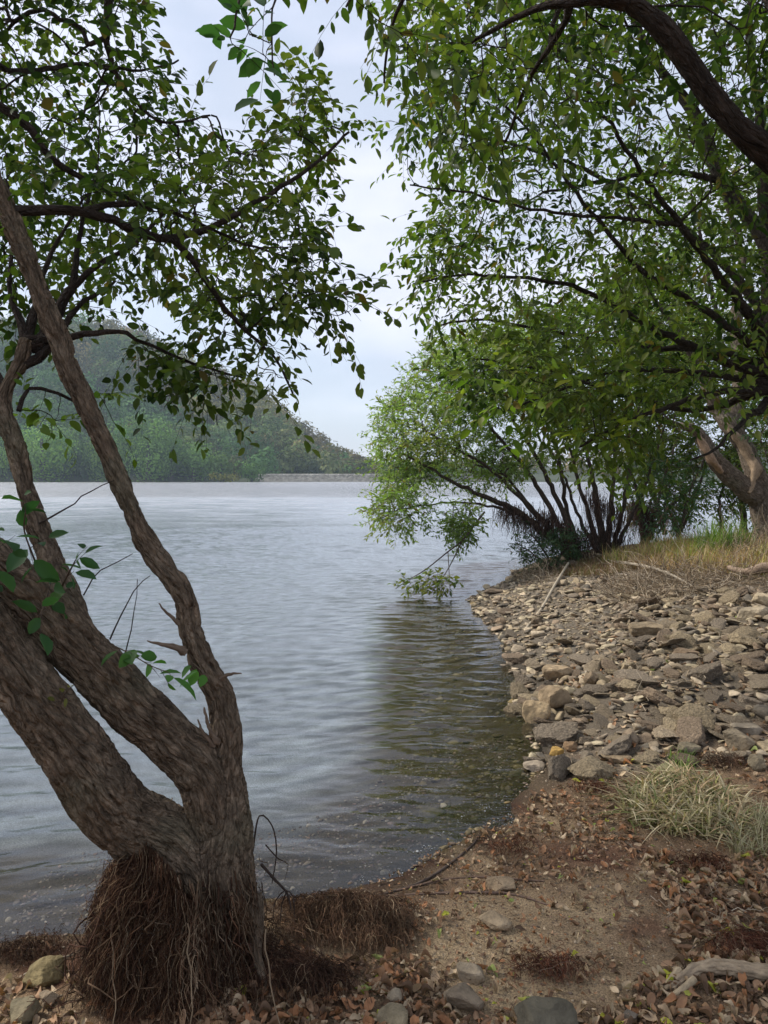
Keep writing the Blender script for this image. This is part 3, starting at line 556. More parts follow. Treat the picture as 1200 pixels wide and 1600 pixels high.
for snag in ([(292, 1018, 2.5, 10), (268, 1010, 2.48, 6), (250, 1006, 2.46, 3.5), (229, 1002, 2.44, 1.2)], [(280, 975, 2.5, 5), (262, 958, 2.48, 3), (248, 943, 2.46, 1.4)], [(345, 1060, 2.5, 5), (362, 1053, 2.48, 3), (378, 1052, 2.47, 1.2)],
             [(340, 1160, 2.44, 7), (328, 1140, 2.42, 4.5), (318, 1105, 2.41, 2)], [(335, 1165, 2.44, 6), (318, 1145, 2.42, 3.5), (309, 1124, 2.41, 1.5)]):
    m1 = MB(); a, r_ = resample(pp(snag)[0], .006, pp(snag)[1] * .7); a = a + .0035 * np.stack([pn(np.stack([a[:, 0] * 60, a[:, 2] * 60, 0 * a[:, 0] + j_], -1)) for j_ in range(3)], -1); tube(m1, a, r_, 12, (.15, .11, .08), .5); part(m1, 'broken_stub', M_wood, lt, True)
# matted fine roots hanging round the foot
def hair(mb, S, E, n, m=9, wav=.02, wid=(.0006, .0016), sag=0., pal=((.035, .018, .012), (.06, .03, .018), (.09, .05, .03), (.16, .11, .07)), pw=(.4, .35, .18, .07), seed=0, clump=.5):
    r_ = np.random.default_rng(seed); s = np.linspace(0, 1, m); Pt = S[:, None] * (1 - s)[None, :, None] + E[:, None] * s[None, :, None]
    f = s[None, :] + r_.random((n, 1)) * 20
    gk = S * 9; wv = np.stack([pn(np.stack([gk[:, 0:1] + 0 * f, gk[:, 1:2] + j * 9 + 0 * f, s[None] * 3 + 0 * f], -1)) * clump + (1 - clump) * pn(np.stack([f * 2.6 + 11 * j, f * 0, np.arange(n)[:, None] * 1.37 + 0 * f], -1)) for j in range(3)], -1)
    cw = np.stack([pn(np.stack([f * 7.5 + 31 * j, f * 0 + .5, np.arange(n)[:, None] * 2.91 + 0 * f], -1)) for j in range(3)], -1)
    Pt = Pt + (wv * wav + cw * wav * .42) * np.minimum(s * 3, 1)[None, :, None]; Pt[..., 2] -= sag * np.sin(s * math.pi)[None]
    wd_ = r_.uniform(*wid, size=(n, 1)) * (1 - .6 * s)[None]; V, Fc, B = strands(Pt, wd_, 3)
    ci = r_.choice(len(pal), n, p=pw); cc = np.array(pal)[ci] * r_.uniform(.7, 1.3, size=(n, 1)) * (.55 + .95 * sstep(-.35, .45, pn(S * 14)))[:, None]; mb.add(V, Fc, np.repeat(cc, m * 3, 0), B)
hm = MB(); n = 9500; r_ = np.random.default_rng(8)
ang = r_.uniform(-math.pi, math.pi, n); ang = np.where(r_.random(n) < .8, -math.pi / 2 + r_.normal(0, .95, n), ang)
cx = P(282, 1400, 2.42); el = r_.random(n)
topx = cx[0] + .255 * np.cos(ang) * (.75 + .3 * r_.random(n)); topy = 2.46 + .17 * np.sin(ang) * (.7 + .35 * r_.random(n))
topz = .43 + .06 * np.cos(ang * 3) - .35 * el ** 1.4 + .12 * np.exp(-((topx - cx[0] + .1) / .12) ** 2) - .10 * sstep(.08, .25, topx - cx[0])
S = np.stack([topx, topy, topz], -1); ln_ = r_.uniform(.16, .5, n)
kp = (topx < cx[0] + .14) | (r_.random(n) < .22); S = S[kp]; ang = ang[kp]; ln_ = ln_[kp]; n = len(S)
E = S + np.stack([.05 * np.cos(ang) * ln_ / .4 - .02, .07 * np.sin(ang) * ln_ / .4, -ln_], -1) + r_.normal(size=(n, 3)) * .04
gz = hz(E[:, 0], E[:, 1]); E[:, 2] = np.maximum(E[:, 2], gz + .002 + .02 * r_.random(n))
hair(hm, S, E, n, 14, .075, (.0006, .0017), seed=5, clump=.6, pal=((.04, .02, .013), (.07, .035, .02), (.11, .062, .035), (.2, .14, .085)), pw=(.34, .34, .22, .1))
n2 = 500; S2 = S[r_.integers(0, n, n2)]; S2[:, 2] = r_.uniform(.33, .47, n2); E2 = S2 + np.stack([(S2[:, 0] - cx[0]) * .3, (S2[:, 1] - 2.46) * .6 - .03, -r_.uniform(.1, .45, n2)], -1)
hair(hm, S2, E2, n2, 12, .05, (.001, .0026), seed=6, pal=((.12, .08, .05), (.2, .15, .1), (.07, .035, .02)), pw=(.5, .2, .3))
n3 = 170; S3 = np.stack([cx[0] + r_.uniform(-.25, .2, n3), 2.46 - r_.uniform(.02, .2, n3), r_.uniform(.12, .45, n3)], -1); E3 = S3 + np.stack([r_.normal(0, .10, n3), r_.normal(-.02, .05, n3), -r_.uniform(.08, .34, n3)], -1); E3[:, 2] = np.maximum(E3[:, 2], hz(E3[:, 0], E3[:, 1]) + .004)
hair(hm, S3, E3, n3, 16, .12, (.0014, .0042), seed=16, clump=.2, sag=-.02, pal=((.10, .065, .04), (.17, .12, .08), (.06, .03, .02)), pw=(.45, .2, .35))
part(hm, 'hanging_roots', M_hair, lt)
# dark core in the trunk flare, added to block light behind the strands
m1 = MB(); tube(m1, [cx + np.array([.02, .06, -.55]), cx + np.array([.01, .05, -.32]), cx + np.array([0, .04, -.12]), cx + np.array([.01, .05, .04])], [.20, .19, .175, .13], 28, (.03, .018, .012), .35); part(m1, 'light_block_core', M_hair, lt, True)
m1 = MB()
for l in ([(395, 1330, 2.55, 3), (405, 1275, 2.58, 2.4), (425, 1290, 2.6, 2), (432, 1330, 2.6, 2), (425, 1380, 2.6, 1.5)], [(408, 1350, 2.5, 4), (430, 1375, 2.5, 3.6), (448, 1395, 2.52, 3), (455, 1420, 2.5, 2)], [(448, 1392, 2.52, 2.5), (440, 1415, 2.52, 1.6), (438, 1440, 2.5, 1)], [(448, 1392, 2.52, 2.5), (458, 1400, 2.5, 1.6), (460, 1432, 2.5, 1)], [(446, 1390, 2.52, 2), (430, 1408, 2.5, 1.2), (427, 1440, 2.5, .8)], [(415, 1320, 2.5, 2), (435, 1342, 2.5, 1.4), (450, 1350, 2.5, 1), (445, 1375, 2.5, .7)]):
    a, r_2 = resample(pp(l)[0], .02, pp(l)[1] * .6); tube(m1, a, r_2, 6, (.04, .028, .022))
part(m1, 'root_twigs', M_twig, lt, True)
for l in ([(296, 1440, 2.2, 1.6), (297, 1500, 2.17, 1.5), (300, 1560, 2.13, 1.4), (298, 1610, 2.1, 1.2)], [(415, 1455, 2.2, 1.6), (418, 1500, 2.15, 1.6), (428, 1560, 2.1, 1.4), (445, 1620, 2.05, 1.2)], [(172, 1440, 2.25, 1.4), (176, 1530, 2.2, 1.3), (180, 1610, 2.12, 1)]):
    m1 = MB(); a, r_2 = resample(pp(l)[0], .03, pp(l)[1]); tube(m1, a + .02 * np.stack([pn(np.stack([a[:, 2] * 14, a[:, 0] * 9 + j_ * 7, 0 * a[:, 0]], -1)) for j_ in range(3)], -1), r_2 * .8, 6, (.17, .125, .08), .3); part(m1, 'pale_root', M_twig, lt, True)
# root mats: bristly brown curtains on the shore
def mat_of_roots(name, lab, centres, n, seed, length=.13, palk=None):
    mbh = MB(); r_ = np.random.default_rng(seed); c0 = np.array(centres); k = r_.integers(0, len(c0), n); c = c0[k] + r_.normal(size=(n, 2)) * np.array([.05, .035])
    z = hz(c[:, 0], c[:, 1]); S = np.stack([c[:, 0], c[:, 1], z + r_.uniform(0, .05, n)], -1); a = r_.uniform(-math.pi, 0, n) * .9 - .15; ln = length * r_.uniform(.5, 1.2, n)
    E = S + np.stack([np.cos(a) * ln * .7, np.sin(a) * ln, 0 * a], -1); E[:, 2] = hz(E[:, 0], E[:, 1]) + .004 + .02 * r_.random(n)
    hair(mbh, S, E, n, 7, .02, (.0006, .0015), sag=-.025, seed=seed, **({} if palk is None else dict(pal=palk, pw=(.4, .35, .18, .07))))
    o = recentre(mbh.build(name, M_hair)); tag(o, lab, 'root mat'); return o
RED = ((.06, .022, .014), (.10, .038, .022), (.14, .06, .035), (.18, .11, .07))
mat_of_roots('root_mat', 'thick bristly brown root mat at the waterline right of the tree foot', [(x, 2.78 + .05 * math.sin(x * 30)) for x in np.linspace(-.36, .05, 14)] + [(x, 2.66 + .04 * math.sin(x * 23)) for x in np.linspace(-.34, .05, 12)], 2600, 51, .10, ((.06, .033, .02), (.10, .058, .034), (.15, .09, .055), (.26, .19, .12)))
mat_of_roots('root_mat', 'brown root mat spilling forward between fallen leaves below the tree foot', [(x, 2.42) for x in np.linspace(-.42, -.18, 8)], 1500, 52, .14)
for (px, py, n, lab, ln) in ((1095, 1355, 300, 'small reddish root mat behind the driftwood log beside the pale sedge', .08), (1160, 1480, 500, 'reddish brown root mat at the right edge above the driftwood log', .1), (855, 1515, 450, 'reddish root mat on bare sand in front of the dark boulder', .09), (560, 1330, 0, '', 0),
                              (800, 1330, 260, 'thin rusty root mat on the soil right of the water edge twigs', .08), (1125, 1195, 380, 'dark brown root clump between stones behind the pale sedge', .08), (930, 1235, 260, 'rusty red root mat left of the pale sedge', .07), (65, 1487, 420, 'soaked dark root clump floating at the water edge beside the mossy stone', .05), (18, 1500, 420, 'dark brown root clump at the left edge by the water', .05)):
    if not n: continue
    n = int(n * .6)
    g0 = on_ground([px], [py])[0]; mat_of_roots('root_mat', lab, [(g0[0] + dx, g0[1]) for dx in (-.07, -.03, 0, .03, .06)], n, int(px + py), ln, RED if py > 1200 and px > 100 else None)
# ------------------------------------------------------------------ overhanging tree at the top right
b0 = P(1470, 1500, 2.6); b0[2] = float(hz(b0[0], b0[1]))
ot = empty('overhanging_tree', Vector(b0.tolist()), 'tree outside the frame whose thick dark limb bends across the top right corner', 'tree')
O1 = (lambda q: (np.vstack([b0 + (0, 0, -.15), q[0]]), np.concatenate([[.17], q[1]])))(pp([(1475, 1350, 2.6, 62), (1465, 1000, 2.6, 52), (1440, 700, 2.6, 46), (1390, 480, 2.58, 40), (1300, 325, 2.55, 34), (1215, 250, 2.52, 30), (1155, 200, 2.5, 28), (1108, 145, 2.5, 26), (1072, 92, 2.5, 25), (1035, 45, 2.5, 25), (985, 5, 2.5, 21), (900, -40, 2.5, 16), (800, -90, 2.5, 13), (650, -150, 2.45, 10), (500, -190, 2.4, 7), (380, -210, 2.4, 5)]))
O1 = (O1[0], O1[1] * np.interp(np.arange(len(O1[1])), [0, 5, 7, 40], [1, .9, .72, .72]))
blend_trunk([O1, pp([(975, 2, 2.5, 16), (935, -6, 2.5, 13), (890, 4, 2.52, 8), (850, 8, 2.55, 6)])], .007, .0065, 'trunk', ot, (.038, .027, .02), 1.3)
om = [O1, pp([(935, -4, 2.5, 9), (890, 4, 2.52, 7), (835, 14, 2.6, 5), (775, 45, 2.7, 3.6), (735, 68, 2.8, 2.6), (690, 100, 2.9, 1.6)]), pp([(650, -150, 2.45, 8), (640, -40, 2.5, 4), (610, 50, 2.6, 2.5), (600, 130, 2.7, 1.6)]), pp([(500, -190, 2.4, 6), (560, -60, 2.3, 3), (540, 10, 2.3, 1.6)]),
      pp([(1420, 560, 2.6, 20), (1350, 300, 2.9, 14), (1250, 100, 3.2, 9), (1180, -40, 3.5, 6)]), pp([(900, -40, 2.5, 12), (880, 40, 2.8, 5), (830, 120, 3.1, 3.5), (790, 220, 3.4, 2)]), pp([(380, -210, 2.4, 5), (385, -80, 2.1, 2.6), (372, 0, 2.0, 2), (360, 60, 1.95, 1.4)]), pp([(430, -200, 2.4, 4), (440, -60, 2.2, 2), (425, 30, 2.1, 1.4), (428, 120, 2.1, 1)])]
OP1 = [(640, -260), (1500, -260), (1500, 330), (1250, 200), (1020, 120), (900, 220), (760, 260), (700, 230), (660, 160), (630, 60), (620, -20)]
OP2 = [(500, -40), (600, -60), (660, 60), (680, 150), (620, 100), (560, -10), (500, -10)]
OP3 = [(368, 10), (400, 0), (432, 30), (445, 110), (430, 170), (400, 160), (372, 90)]
T = scatter([(OP1, 760, 2.6, 4.2), (OP2, 20, 2.3, 2.7)], 61, -.1, 1.5); ch, TP, TD = grow(om[:6], T, seed=6)
bm_ = MB(); lv = MB(); tw = bm_
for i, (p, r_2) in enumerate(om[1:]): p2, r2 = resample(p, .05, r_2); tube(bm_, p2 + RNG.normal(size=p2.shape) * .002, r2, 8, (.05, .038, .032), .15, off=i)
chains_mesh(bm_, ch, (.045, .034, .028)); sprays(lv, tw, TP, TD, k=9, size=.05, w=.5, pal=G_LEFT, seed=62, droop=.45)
T = scatter([(OP3, 8, 1.9, 2.2)], 63, -.9); ch, TP, TD = grow(om[6:], T, seed=7); chains_mesh(bm_, ch, (.05, .038, .03)); sprays(lv, tw, TP, TD, k=6, Ls=(.08, .13), size=.058, w=.6, pal=[(.03, .08, .025), (.05, .11, .03)], seed=64, up=.5)
part(bm_, 'branches', M_bark, ot, True); part(lv, 'crown', M_leaf, ot)
# ------------------------------------------------------------------ spreading tree at the right, branches arching left over the bank
b0 = P(1330, 985, 5.6); b0[2] = float(hz(b0[0], b0[1]))
st_ = empty('spreading_tree', Vector(b0.tolist()), 'many branched tree at the right whose thin dark branches arch left over the bank', 'tree')
S1 = (lambda q: (np.vstack([b0 + (0, 0, -.2), q[0]]), np.concatenate([[.16], q[1]])))(pp([(1320, 900, 5.6, 26), (1290, 780, 5.6, 24), (1250, 680, 5.6, 22), (1215, 600, 5.6, 20), (1205, 500, 5.7, 14), (1195, 380, 5.8, 11), (1130, 285, 5.8, 10), (1085, 180, 5.8, 8), (1020, 90, 5.8, 6), (960, -40, 5.8, 4)]))
sm = [S1] + [pp(l) for l in (
    [(1215, 605, 5.6, 12), (1150, 590, 5.5, 5.5), (1080, 582, 5.4, 4.5), (1000, 578, 5.3, 3.6), (900, 600, 5.2, 2.6), (800, 640, 5.1, 1.5)],
    [(1215, 610, 5.6, 10), (1140, 612, 5.4, 5), (1060, 630, 5.2, 4), (980, 660, 5.0, 2.6), (900, 700, 4.9, 1.5)],
    [(1210, 580, 5.6, 11), (1150, 572, 5.5, 7), (1090, 545, 5.4, 6), (1010, 508, 5.3, 5), (950, 470, 5.2, 4.4), (860, 440, 5.1, 3), (740, 430, 5.0, 2), (660, 440, 4.9, 1.3)],
    [(1208, 560, 5.6, 10), (1150, 520, 5.4, 6), (1080, 470, 5.2, 5), (1000, 420, 5.0, 4), (900, 300, 4.9, 3), (820, 200, 4.8, 2), (740, 110, 4.7, 1.4)],
    [(1205, 540, 5.6, 10), (1130, 440, 5.2, 6), (1060, 350, 4.9, 4.6), (990, 250, 4.7, 3.4), (930, 160, 4.5, 2.4), (860, 60, 4.4, 1.6)],
    [(1200, 500, 5.7, 9), (1120, 400, 6.0, 5), (1030, 330, 6.2, 4), (900, 260, 6.3, 3), (780, 220, 6.4, 2), (660, 200, 6.4, 1.3)],
    [(1210, 620, 5.6, 9), (1160, 660, 5.3, 4), (1120, 700, 5.1, 2.4), (1080, 720, 5.0, 1.4)],
    [(1210, 575, 5.6, 8), (1120, 550, 5.8, 5), (1000, 540, 6.0, 4), (880, 520, 6.1, 3), (760, 500, 6.2, 2), (680, 510, 6.2, 1.4)],
    [(1215, 600, 5.6, 8), (1100, 640, 5.8, 4), (980, 620, 5.9, 3), (860, 580, 6, 2), (740, 560, 6.0, 1.4)],
    [(1130, 285, 5.8, 6), (1060, 270, 5.7, 4), (960, 280, 5.6, 3), (850, 300, 5.6, 2)],
    [(1195, 380, 5.8, 9), (1190, 200, 6.0, 7), (1170, 60, 6.2, 5), (1180, -80, 6.4, 3)], [(1205, 500, 5.7, 8), (1300, 380, 5.6, 6), (1380, 200, 5.4, 4)],
    [(1060, 350, 4.9, 4), (960, 340, 4.6, 3), (850, 330, 4.4, 2.4), (720, 300, 4.3, 1.7), (640, 290, 4.3, 1.2)])]
RP1 = [(620, -240), (1500, -260), (1500, 640), (1220, 640), (1130, 620), (1000, 640), (880, 660), (800, 600), (740, 570), (700, 520), (680, 450), (715, 390), (680, 340), (720, 275), (660, 225), (600, 215), (600, 185), (650, 150), (640, 60)]
RP2 = [(665, 330), (710, 300), (710, 480), (675, 490), (670, 430)]
RP3 = [(690, 560), (1000, 600), (1060, 660), (1000, 740), (950, 720), (900, 690), (800, 650), (720, 620)]
T = scatter([(RP1, 3100, 4.2, 7.2), (RP2, 70, 4.6, 5.4), (RP3, 190, 4.7, 5.6)], 71, -.16, 1.1); ch, TP, TD = grow(sm, T, seed=8, bal=.3)
bm_ = MB(); lv = MB(); tw = bm_
for i, (p, r_2) in enumerate(sm[1:]): p2, r2 = resample(p, .08, r_2); tube(bm_, p2 + RNG.normal(size=p2.shape) * .006, r2, 8, (.055, .045, .036), .12, off=i)
m1 = MB(); p2, r2 = resample(S1[0], .06, S1[1]); tube(m1, p2, r2, 16, (.10, .085, .07), .12); part(m1, 'trunk', M_bark, st_, True)
chains_mesh(bm_, ch, (.05, .04, .032)); sprays(lv, tw, TP, TD, k=11, Ls=(.2, .42), size=.06, w=.46, pal=G_DARK + [(.09, .13, .03)], seed=72, droop=.4)
T = scatter([([(700, 560), (900, 560), (1000, 640), (960, 740), (900, 700), (760, 640)], 30, 4.2, 4.8)], 73, -.6); ch, TP, TD = grow(sm[1:3], T, seed=9); chains_mesh(bm_, ch, (.05, .04, .03)); sprays(lv, tw, TP, TD, k=7, Ls=(.12, .22), size=.07, w=.55, pal=G_YEL, seed=74)
part(bm_, 'branches', M_bark, st_, True); part(lv, 'crown', M_leaf, st_)
# ------------------------------------------------------------------ willows on the promontory
def willow(label, stems, polys, seed, size=.082, k=11, pal=G_LIGHT, w=.4, group='willows with bare fibrous stems on the promontory', clump=-.05, colr=(.095, .072, .055), Ls=(.2, .42), hang=None, cat='tree', name='willow', droop=.15):
    st = [(lambda q: (q[0], q[1] * .66))(pp(s)) for s in stems]; b = st[0][0][0].copy(); b[2] = float(hz(b[0], b[1])); root = empty(name, Vector(b.tolist()), label, cat, group)
    T = scatter(polys, seed, clump, .9); ch, TP, TD = grow(st, T, tipr=.0022, minr=.0026, seed=seed, bal=.3)
    bm_ = MB(); lv = MB(); tw = bm_
    for i, (p, r_2) in enumerate(st): p2, r2 = resample(p, .12, r_2); tube(bm_, p2 + RNG.normal(size=p2.shape) * .012, r2, 9, colr, .15, off=i)
    chains_mesh(bm_, ch, colr); sprays(lv, tw, TP, TD, k=k, Ls=Ls, size=size, w=w, pal=pal, seed=seed + 1, fine=False, droop=droop, up=.15, patch=.8, twr=.0022)
    part(bm_, 'stems', M_bark, root, True); part(lv, 'crown', M_leaf, root)
    if hang:
        hm = MB(); r_ = np.random.default_rng(seed)
        for (px0, py0, px1, py1, d, ln, n) in hang:
            u = r_.random(n); S = P(px0 + (px1 - px0) * u + r_.normal(0, 6, n), py0 + (py1 - py0) * u + r_.normal(0, 7, n), d + r_.normal(0, .12, n)); E = S + np.stack([r_.normal(0, .05, n), r_.normal(0, .05, n), -ln * r_.uniform(.4, 1.1, n)], -1)
            E[:, 2] = np.maximum(E[:, 2], .03); hair(hm, S, E, n, 7, .06, (.002, .006), seed=seed + int(px0), pal=((.06, .035, .028), (.09, .055, .042), (.14, .09, .065), (.2, .15, .11)))
        part(hm, 'hanging_roots', M_hair, root)
    return root
W1 = willow('wide pale green willow leaning left over the water with root beards on its lowest stems',
    [[(905, 880, 12.6, 9), (865, 845, 12.5, 9), (820, 808, 12.4, 8), (780, 785, 12.3, 6.5), (740, 770, 12.2, 5), (690, 742, 12.0, 3.5), (640, 715, 11.8, 2.2)],
     [(890, 872, 12.6, 8), (850, 815, 12.5, 7), (805, 770, 12.4, 5), (765, 730, 12.3, 4), (715, 705, 12.2, 3), (660, 670, 12.0, 2)],
     [(895, 870, 12.6, 8), (858, 790, 12.6, 6), (820, 730, 12.6, 5), (785, 690, 12.6, 4), (745, 640, 12.6, 3), (700, 590, 12.6, 2)],
     [(900, 870, 12.6, 7), (875, 790, 12.8, 6), (840, 720, 12.9, 4.5), (800, 650, 13, 3.5), (770, 590, 13.1, 2.2), (745, 530, 13.2, 1.6)],
     [(905, 870, 12.7, 7), (885, 790, 13, 5), (870, 700, 13.1, 4), (850, 640, 13.2, 3), (830, 570, 13.3, 2)],
     [(815, 806, 12.4, 5), (770, 792, 12.2, 3), (720, 785, 11.9, 2.5), (660, 790, 11.6, 1.6), (610, 800, 11.4, 1.2)],
     [(835, 800, 12.4, 4), (790, 745, 12.6, 3), (740, 725, 12.7, 2.4), (690, 700, 12.8, 1.6)]],
    [([(585, 660), (600, 640), (625, 610), (655, 560), (700, 525), (800, 520), (880, 560), (900, 640), (850, 660), (780, 650), (740, 690), (700, 740), (640, 770), (600, 740), (592, 700)], 2100, 11.4, 14.2),
     ([(575, 790), (610, 765), (690, 765), (740, 785), (735, 830), (710, 850), (690, 800), (650, 815), (600, 825)], 300, 11.2, 12.2), ([(700, 740), (780, 680), (850, 680), (880, 720), (820, 740), (740, 770)], 300, 11.8, 13.8)], 81,
    hang=[(780, 790, 850, 815, 12.35, .36, 500), (850, 800, 895, 835, 12.4, .5, 420), (890, 830, 925, 850, 12.5, .4, 300)])
W2 = willow('upright willow clump in the middle of the promontory with dark stems wrapped in root fibre',
    [[(945, 862, 13, 10), (935, 800, 13.1, 8), (925, 740, 13.2, 5), (905, 660, 13.3, 3.5), (890, 580, 13.4, 2)], [(950, 862, 13, 8), (955, 790, 13.1, 6), (960, 720, 13.2, 4), (955, 620, 13.3, 2.5), (960, 540, 13.4, 1.6)],
     [(940, 862, 13, 8), (915, 790, 13.2, 5), (895, 720, 13.4, 3.6), (870, 640, 13.5, 2.4)], [(955, 862, 13, 7), (975, 790, 13.1, 5), (985, 710, 13.2, 3.5), (1000, 620, 13.4, 2.2)], [(960, 860, 13, 6), (990, 800, 13.2, 4), (1015, 740, 13.4, 3), (1040, 660, 13.6, 2)],
     [(935, 862, 13, 6), (905, 810, 12.8, 4), (880, 740, 12.7, 3), (850, 690, 12.6, 2)]],
    [([(820, 480), (1080, 480), (1060, 680), (1000, 730), (930, 740), (880, 700), (840, 600)], 1000, 12.4, 14.8)], 91, pal=G_DARK[1:] + G_LIGHT[:2],
    hang=[(915, 770, 975, 800, 12.9, .5, 300), (905, 820, 985, 840, 12.9, .35, 240)])
W3 = willow('rightmost willow clump of the promontory with thin crossing stems against the water',
    [[(1005, 850, 14, 7), (1000, 790, 14, 5), (985, 730, 14, 3.4), (975, 640, 14, 2)], [(1010, 850, 14, 6), (1025, 790, 14, 4.4), (1040, 740, 14.2, 3), (1060, 680, 14.4, 2)], [(1010, 850, 14, 6), (1040, 800, 14.2, 4), (1080, 760, 14.4, 3), (1110, 700, 14.6, 2)],
     [(1060, 840, 14.6, 5), (1075, 790, 14.8, 3.5), (1100, 740, 15, 2.4)], [(1130, 835, 15, 5), (1125, 780, 15, 3.5), (1140, 720, 15.2, 2.4)]],
    [([(960, 500), (1200, 480), (1200, 700), (1120, 730), (1060, 740), (1000, 710)], 900, 13.6, 16.5), ([(1000, 730), (1140, 720), (1130, 770), (1060, 800), (1020, 780)], 110, 13.6, 15), ([(1100, 700), (1230, 690), (1230, 800), (1140, 800)], 90, 13.6, 15)], 95, pal=G_DARK[1:] + G_LIGHT[:1],
    hang=[(985, 785, 1020, 800, 13.9, .6, 500), (1040, 800, 1075, 812, 14.2, .4, 200)])
# low shrub at the foot of the left willow
willow('small leafy shrub hanging over the bank edge below the wide willow', [[(862, 890, 12.0, 3), (850, 860, 11.9, 2.4), (830, 835, 11.8, 1.6)], [(862, 890, 12.0, 3), (880, 862, 11.9, 2), (900, 848, 11.8, 1.3)], [(860, 890, 12, 2), (835, 868, 11.8, 1.6), (810, 850, 11.7, 1)]],
       [([(795, 835), (830, 820), (870, 835), (915, 835), (900, 862), (860, 885), (815, 875)], 230, 11.5, 12.3)], 97, size=.06, k=10, pal=[(.04, .075, .04), (.06, .1, .05), (.08, .12, .06)], Ls=(.12, .25), name='shrub', cat='shrub', group=None)
# broken branch trailing in the water
b0 = P(757, 800, 11.9); root = empty('trailing_branch', Vector(b0.tolist()), 'broken willow branch hanging down with its yellow green leaves dipping into the lake', 'branch')
st = [pp(l) for l in ([(757, 800, 11.9, 3), (740, 822, 11.6, 3), (722, 845, 11.3, 2.6), (700, 862, 11.1, 2), (665, 890, 10.9, 1.6), (640, 905, 10.75, 1.2), (618, 920, 10.7, 1)], [(722, 845, 11.3, 2), (705, 880, 11, 1.6), (690, 905, 10.8, 1.2), (672, 928, 10.7, .9)], [(700, 862, 11.1, 1.4), (702, 900, 10.8, 1), (704, 925, 10.7, .7)])]
bm_ = MB(); [tube(bm_, *resample(p, .1, r_2 * .55), 6, (.08, .06, .05)) for p, r_2 in st]; lv = MB(); tw = bm_
T = scatter([([(606, 922), (622, 900), (650, 905), (690, 890), (706, 900), (706, 934), (660, 934), (610, 938)], 58, 10.45, 10.85)], 99, -.9, 1); ch, TP, TD = grow(st, T, tipr=.002, seed=5, minr=.002); chains_mesh(bm_, ch, (.06, .045, .04))
sprays(lv, tw, TP, TD, k=7, Ls=(.08, .2), size=.075, w=.5, pal=[(.07, .11, .03), (.11, .15, .04), (.2, .2, .03), (.09, .13, .05)], seed=98, fine=False, patch=2.5)
part(bm_, 'branch', M_twig, root, True); part(lv, 'leaves', M_leaf, root)
# ------------------------------------------------------------------ old gnarled tree
b0 = on_ground([1195], [868])[0]; dG = b0[1]; print('gnarled depth', dG)
dG = 10.5
gn = P(1200, 868, dG); gn[2] = float(hz(gn[0], gn[1])); gt = empty('gnarled_tree', Vector(gn.tolist()), 'old gnarled tree with torn bark and split limbs behind the dry grass at right', 'tree')
GL = [pp([(1215, 905, dG, 44), (1208, 850, dG, 30), (1200, 800, dG, 27), (1192, 770, dG, 24)]), pp([(1192, 780, dG, 22), (1160, 760, dG - .1, 17), (1132, 735, dG - .2, 15), (1112, 712, dG - .3, 13), (1100, 690, dG - .3, 12), (1085, 672, dG - .35, 9), (1062, 664, dG - .4, 5)]),
      pp([(1192, 772, dG, 22), (1178, 735, dG, 15), (1165, 700, dG + .1, 14), (1142, 668, dG + .1, 14), (1122, 640, dG + .2, 12), (1108, 610, dG + .2, 11), (1100, 585, dG + .3, 9), (1082, 540, dG + .4, 7)]), pp([(1150, 680, dG + .1, 12), (1150, 640, dG + .3, 12), (1156, 590, dG + .5, 11), (1150, 500, dG + .8, 9), (1160, 400, dG + 1, 6)]),
      pp([(1205, 800, dG, 24), (1220, 750, dG + .1, 20), (1225, 680, dG + .2, 16), (1235, 580, dG + .3, 12)])]
blend_trunk(GL, .022, .013, 'trunk', gt, (.19, .15, .115), .45)
m1 = MB(); a, r_2 = resample(pp([(1170, 770, dG - .22, 3), (1180, 735, dG - .17, 7), (1168, 708, dG - .08, 8), (1150, 682, dG - .07, 6), (1135, 662, dG - .05, 3)])[0], .04, pp([(1170, 770, dG - .25, 3), (1180, 740, dG - .2, 7), (1170, 708, dG - .1, 8), (1152, 682, dG - .1, 6), (1135, 662, dG, 3)])[1]); tube(m1, a, r_2, 12, (.27, .2, .135), .6); part(m1, 'bare_wood', M_wood, gt, True, 'pale orange bare wood strip')
m1 = MB(); q_ = [(1128, 738, dG - .33, 3), (1112, 718, dG - .41, 6), (1101, 698, dG - .41, 6), (1092, 682, dG - .4, 3)]; a, r_2 = resample(pp(q_)[0], .04, pp(q_)[1]); tube(m1, a, r_2, 12, (.26, .18, .12), .6); part(m1, 'bare_wood', M_wood, gt, True, 'pale orange bare wood strip')
st = [pp(l) for l in ([(1108, 610, dG + .2, 6), (1060, 520, dG, 4), (1000, 440, dG, 2)], [(1160, 400, dG + 1, 5), (1120, 280, dG + 1, 3), (1050, 180, dG + 1, 2)], [(1235, 580, dG + .3, 8), (1240, 400, dG + .5, 5), (1220, 250, dG + .5, 3)], [(1062, 664, dG - .4, 3), (1045, 655, dG - .5, 1.5), (1030, 640, dG - .5, 1)])]
T = scatter([([(980, 200), (1500, 150), (1500, 620), (1180, 640), (1080, 600), (1000, 500)], 800, 9.6, 12.5)], 101, -.1, .9); ch, TP, TD = grow(st, T, tipr=.002, seed=10, minr=.0024); bm_ = MB(); lv = MB(); tw = bm_
[tube(bm_, *resample(p, .1, r_2), 8, (.10, .08, .065), .12) for p, r_2 in st]; chains_mesh(bm_, ch, (.06, .05, .04)); sprays(lv, tw, TP, TD, k=11, Ls=(.25, .45), size=.075, w=.42, pal=G_DARK[1:] + G_LIGHT[:2], seed=102, fine=False, twr=.002)
part(bm_, 'branches', M_bark, gt, True); part(lv, 'crown', M_leaf, gt)
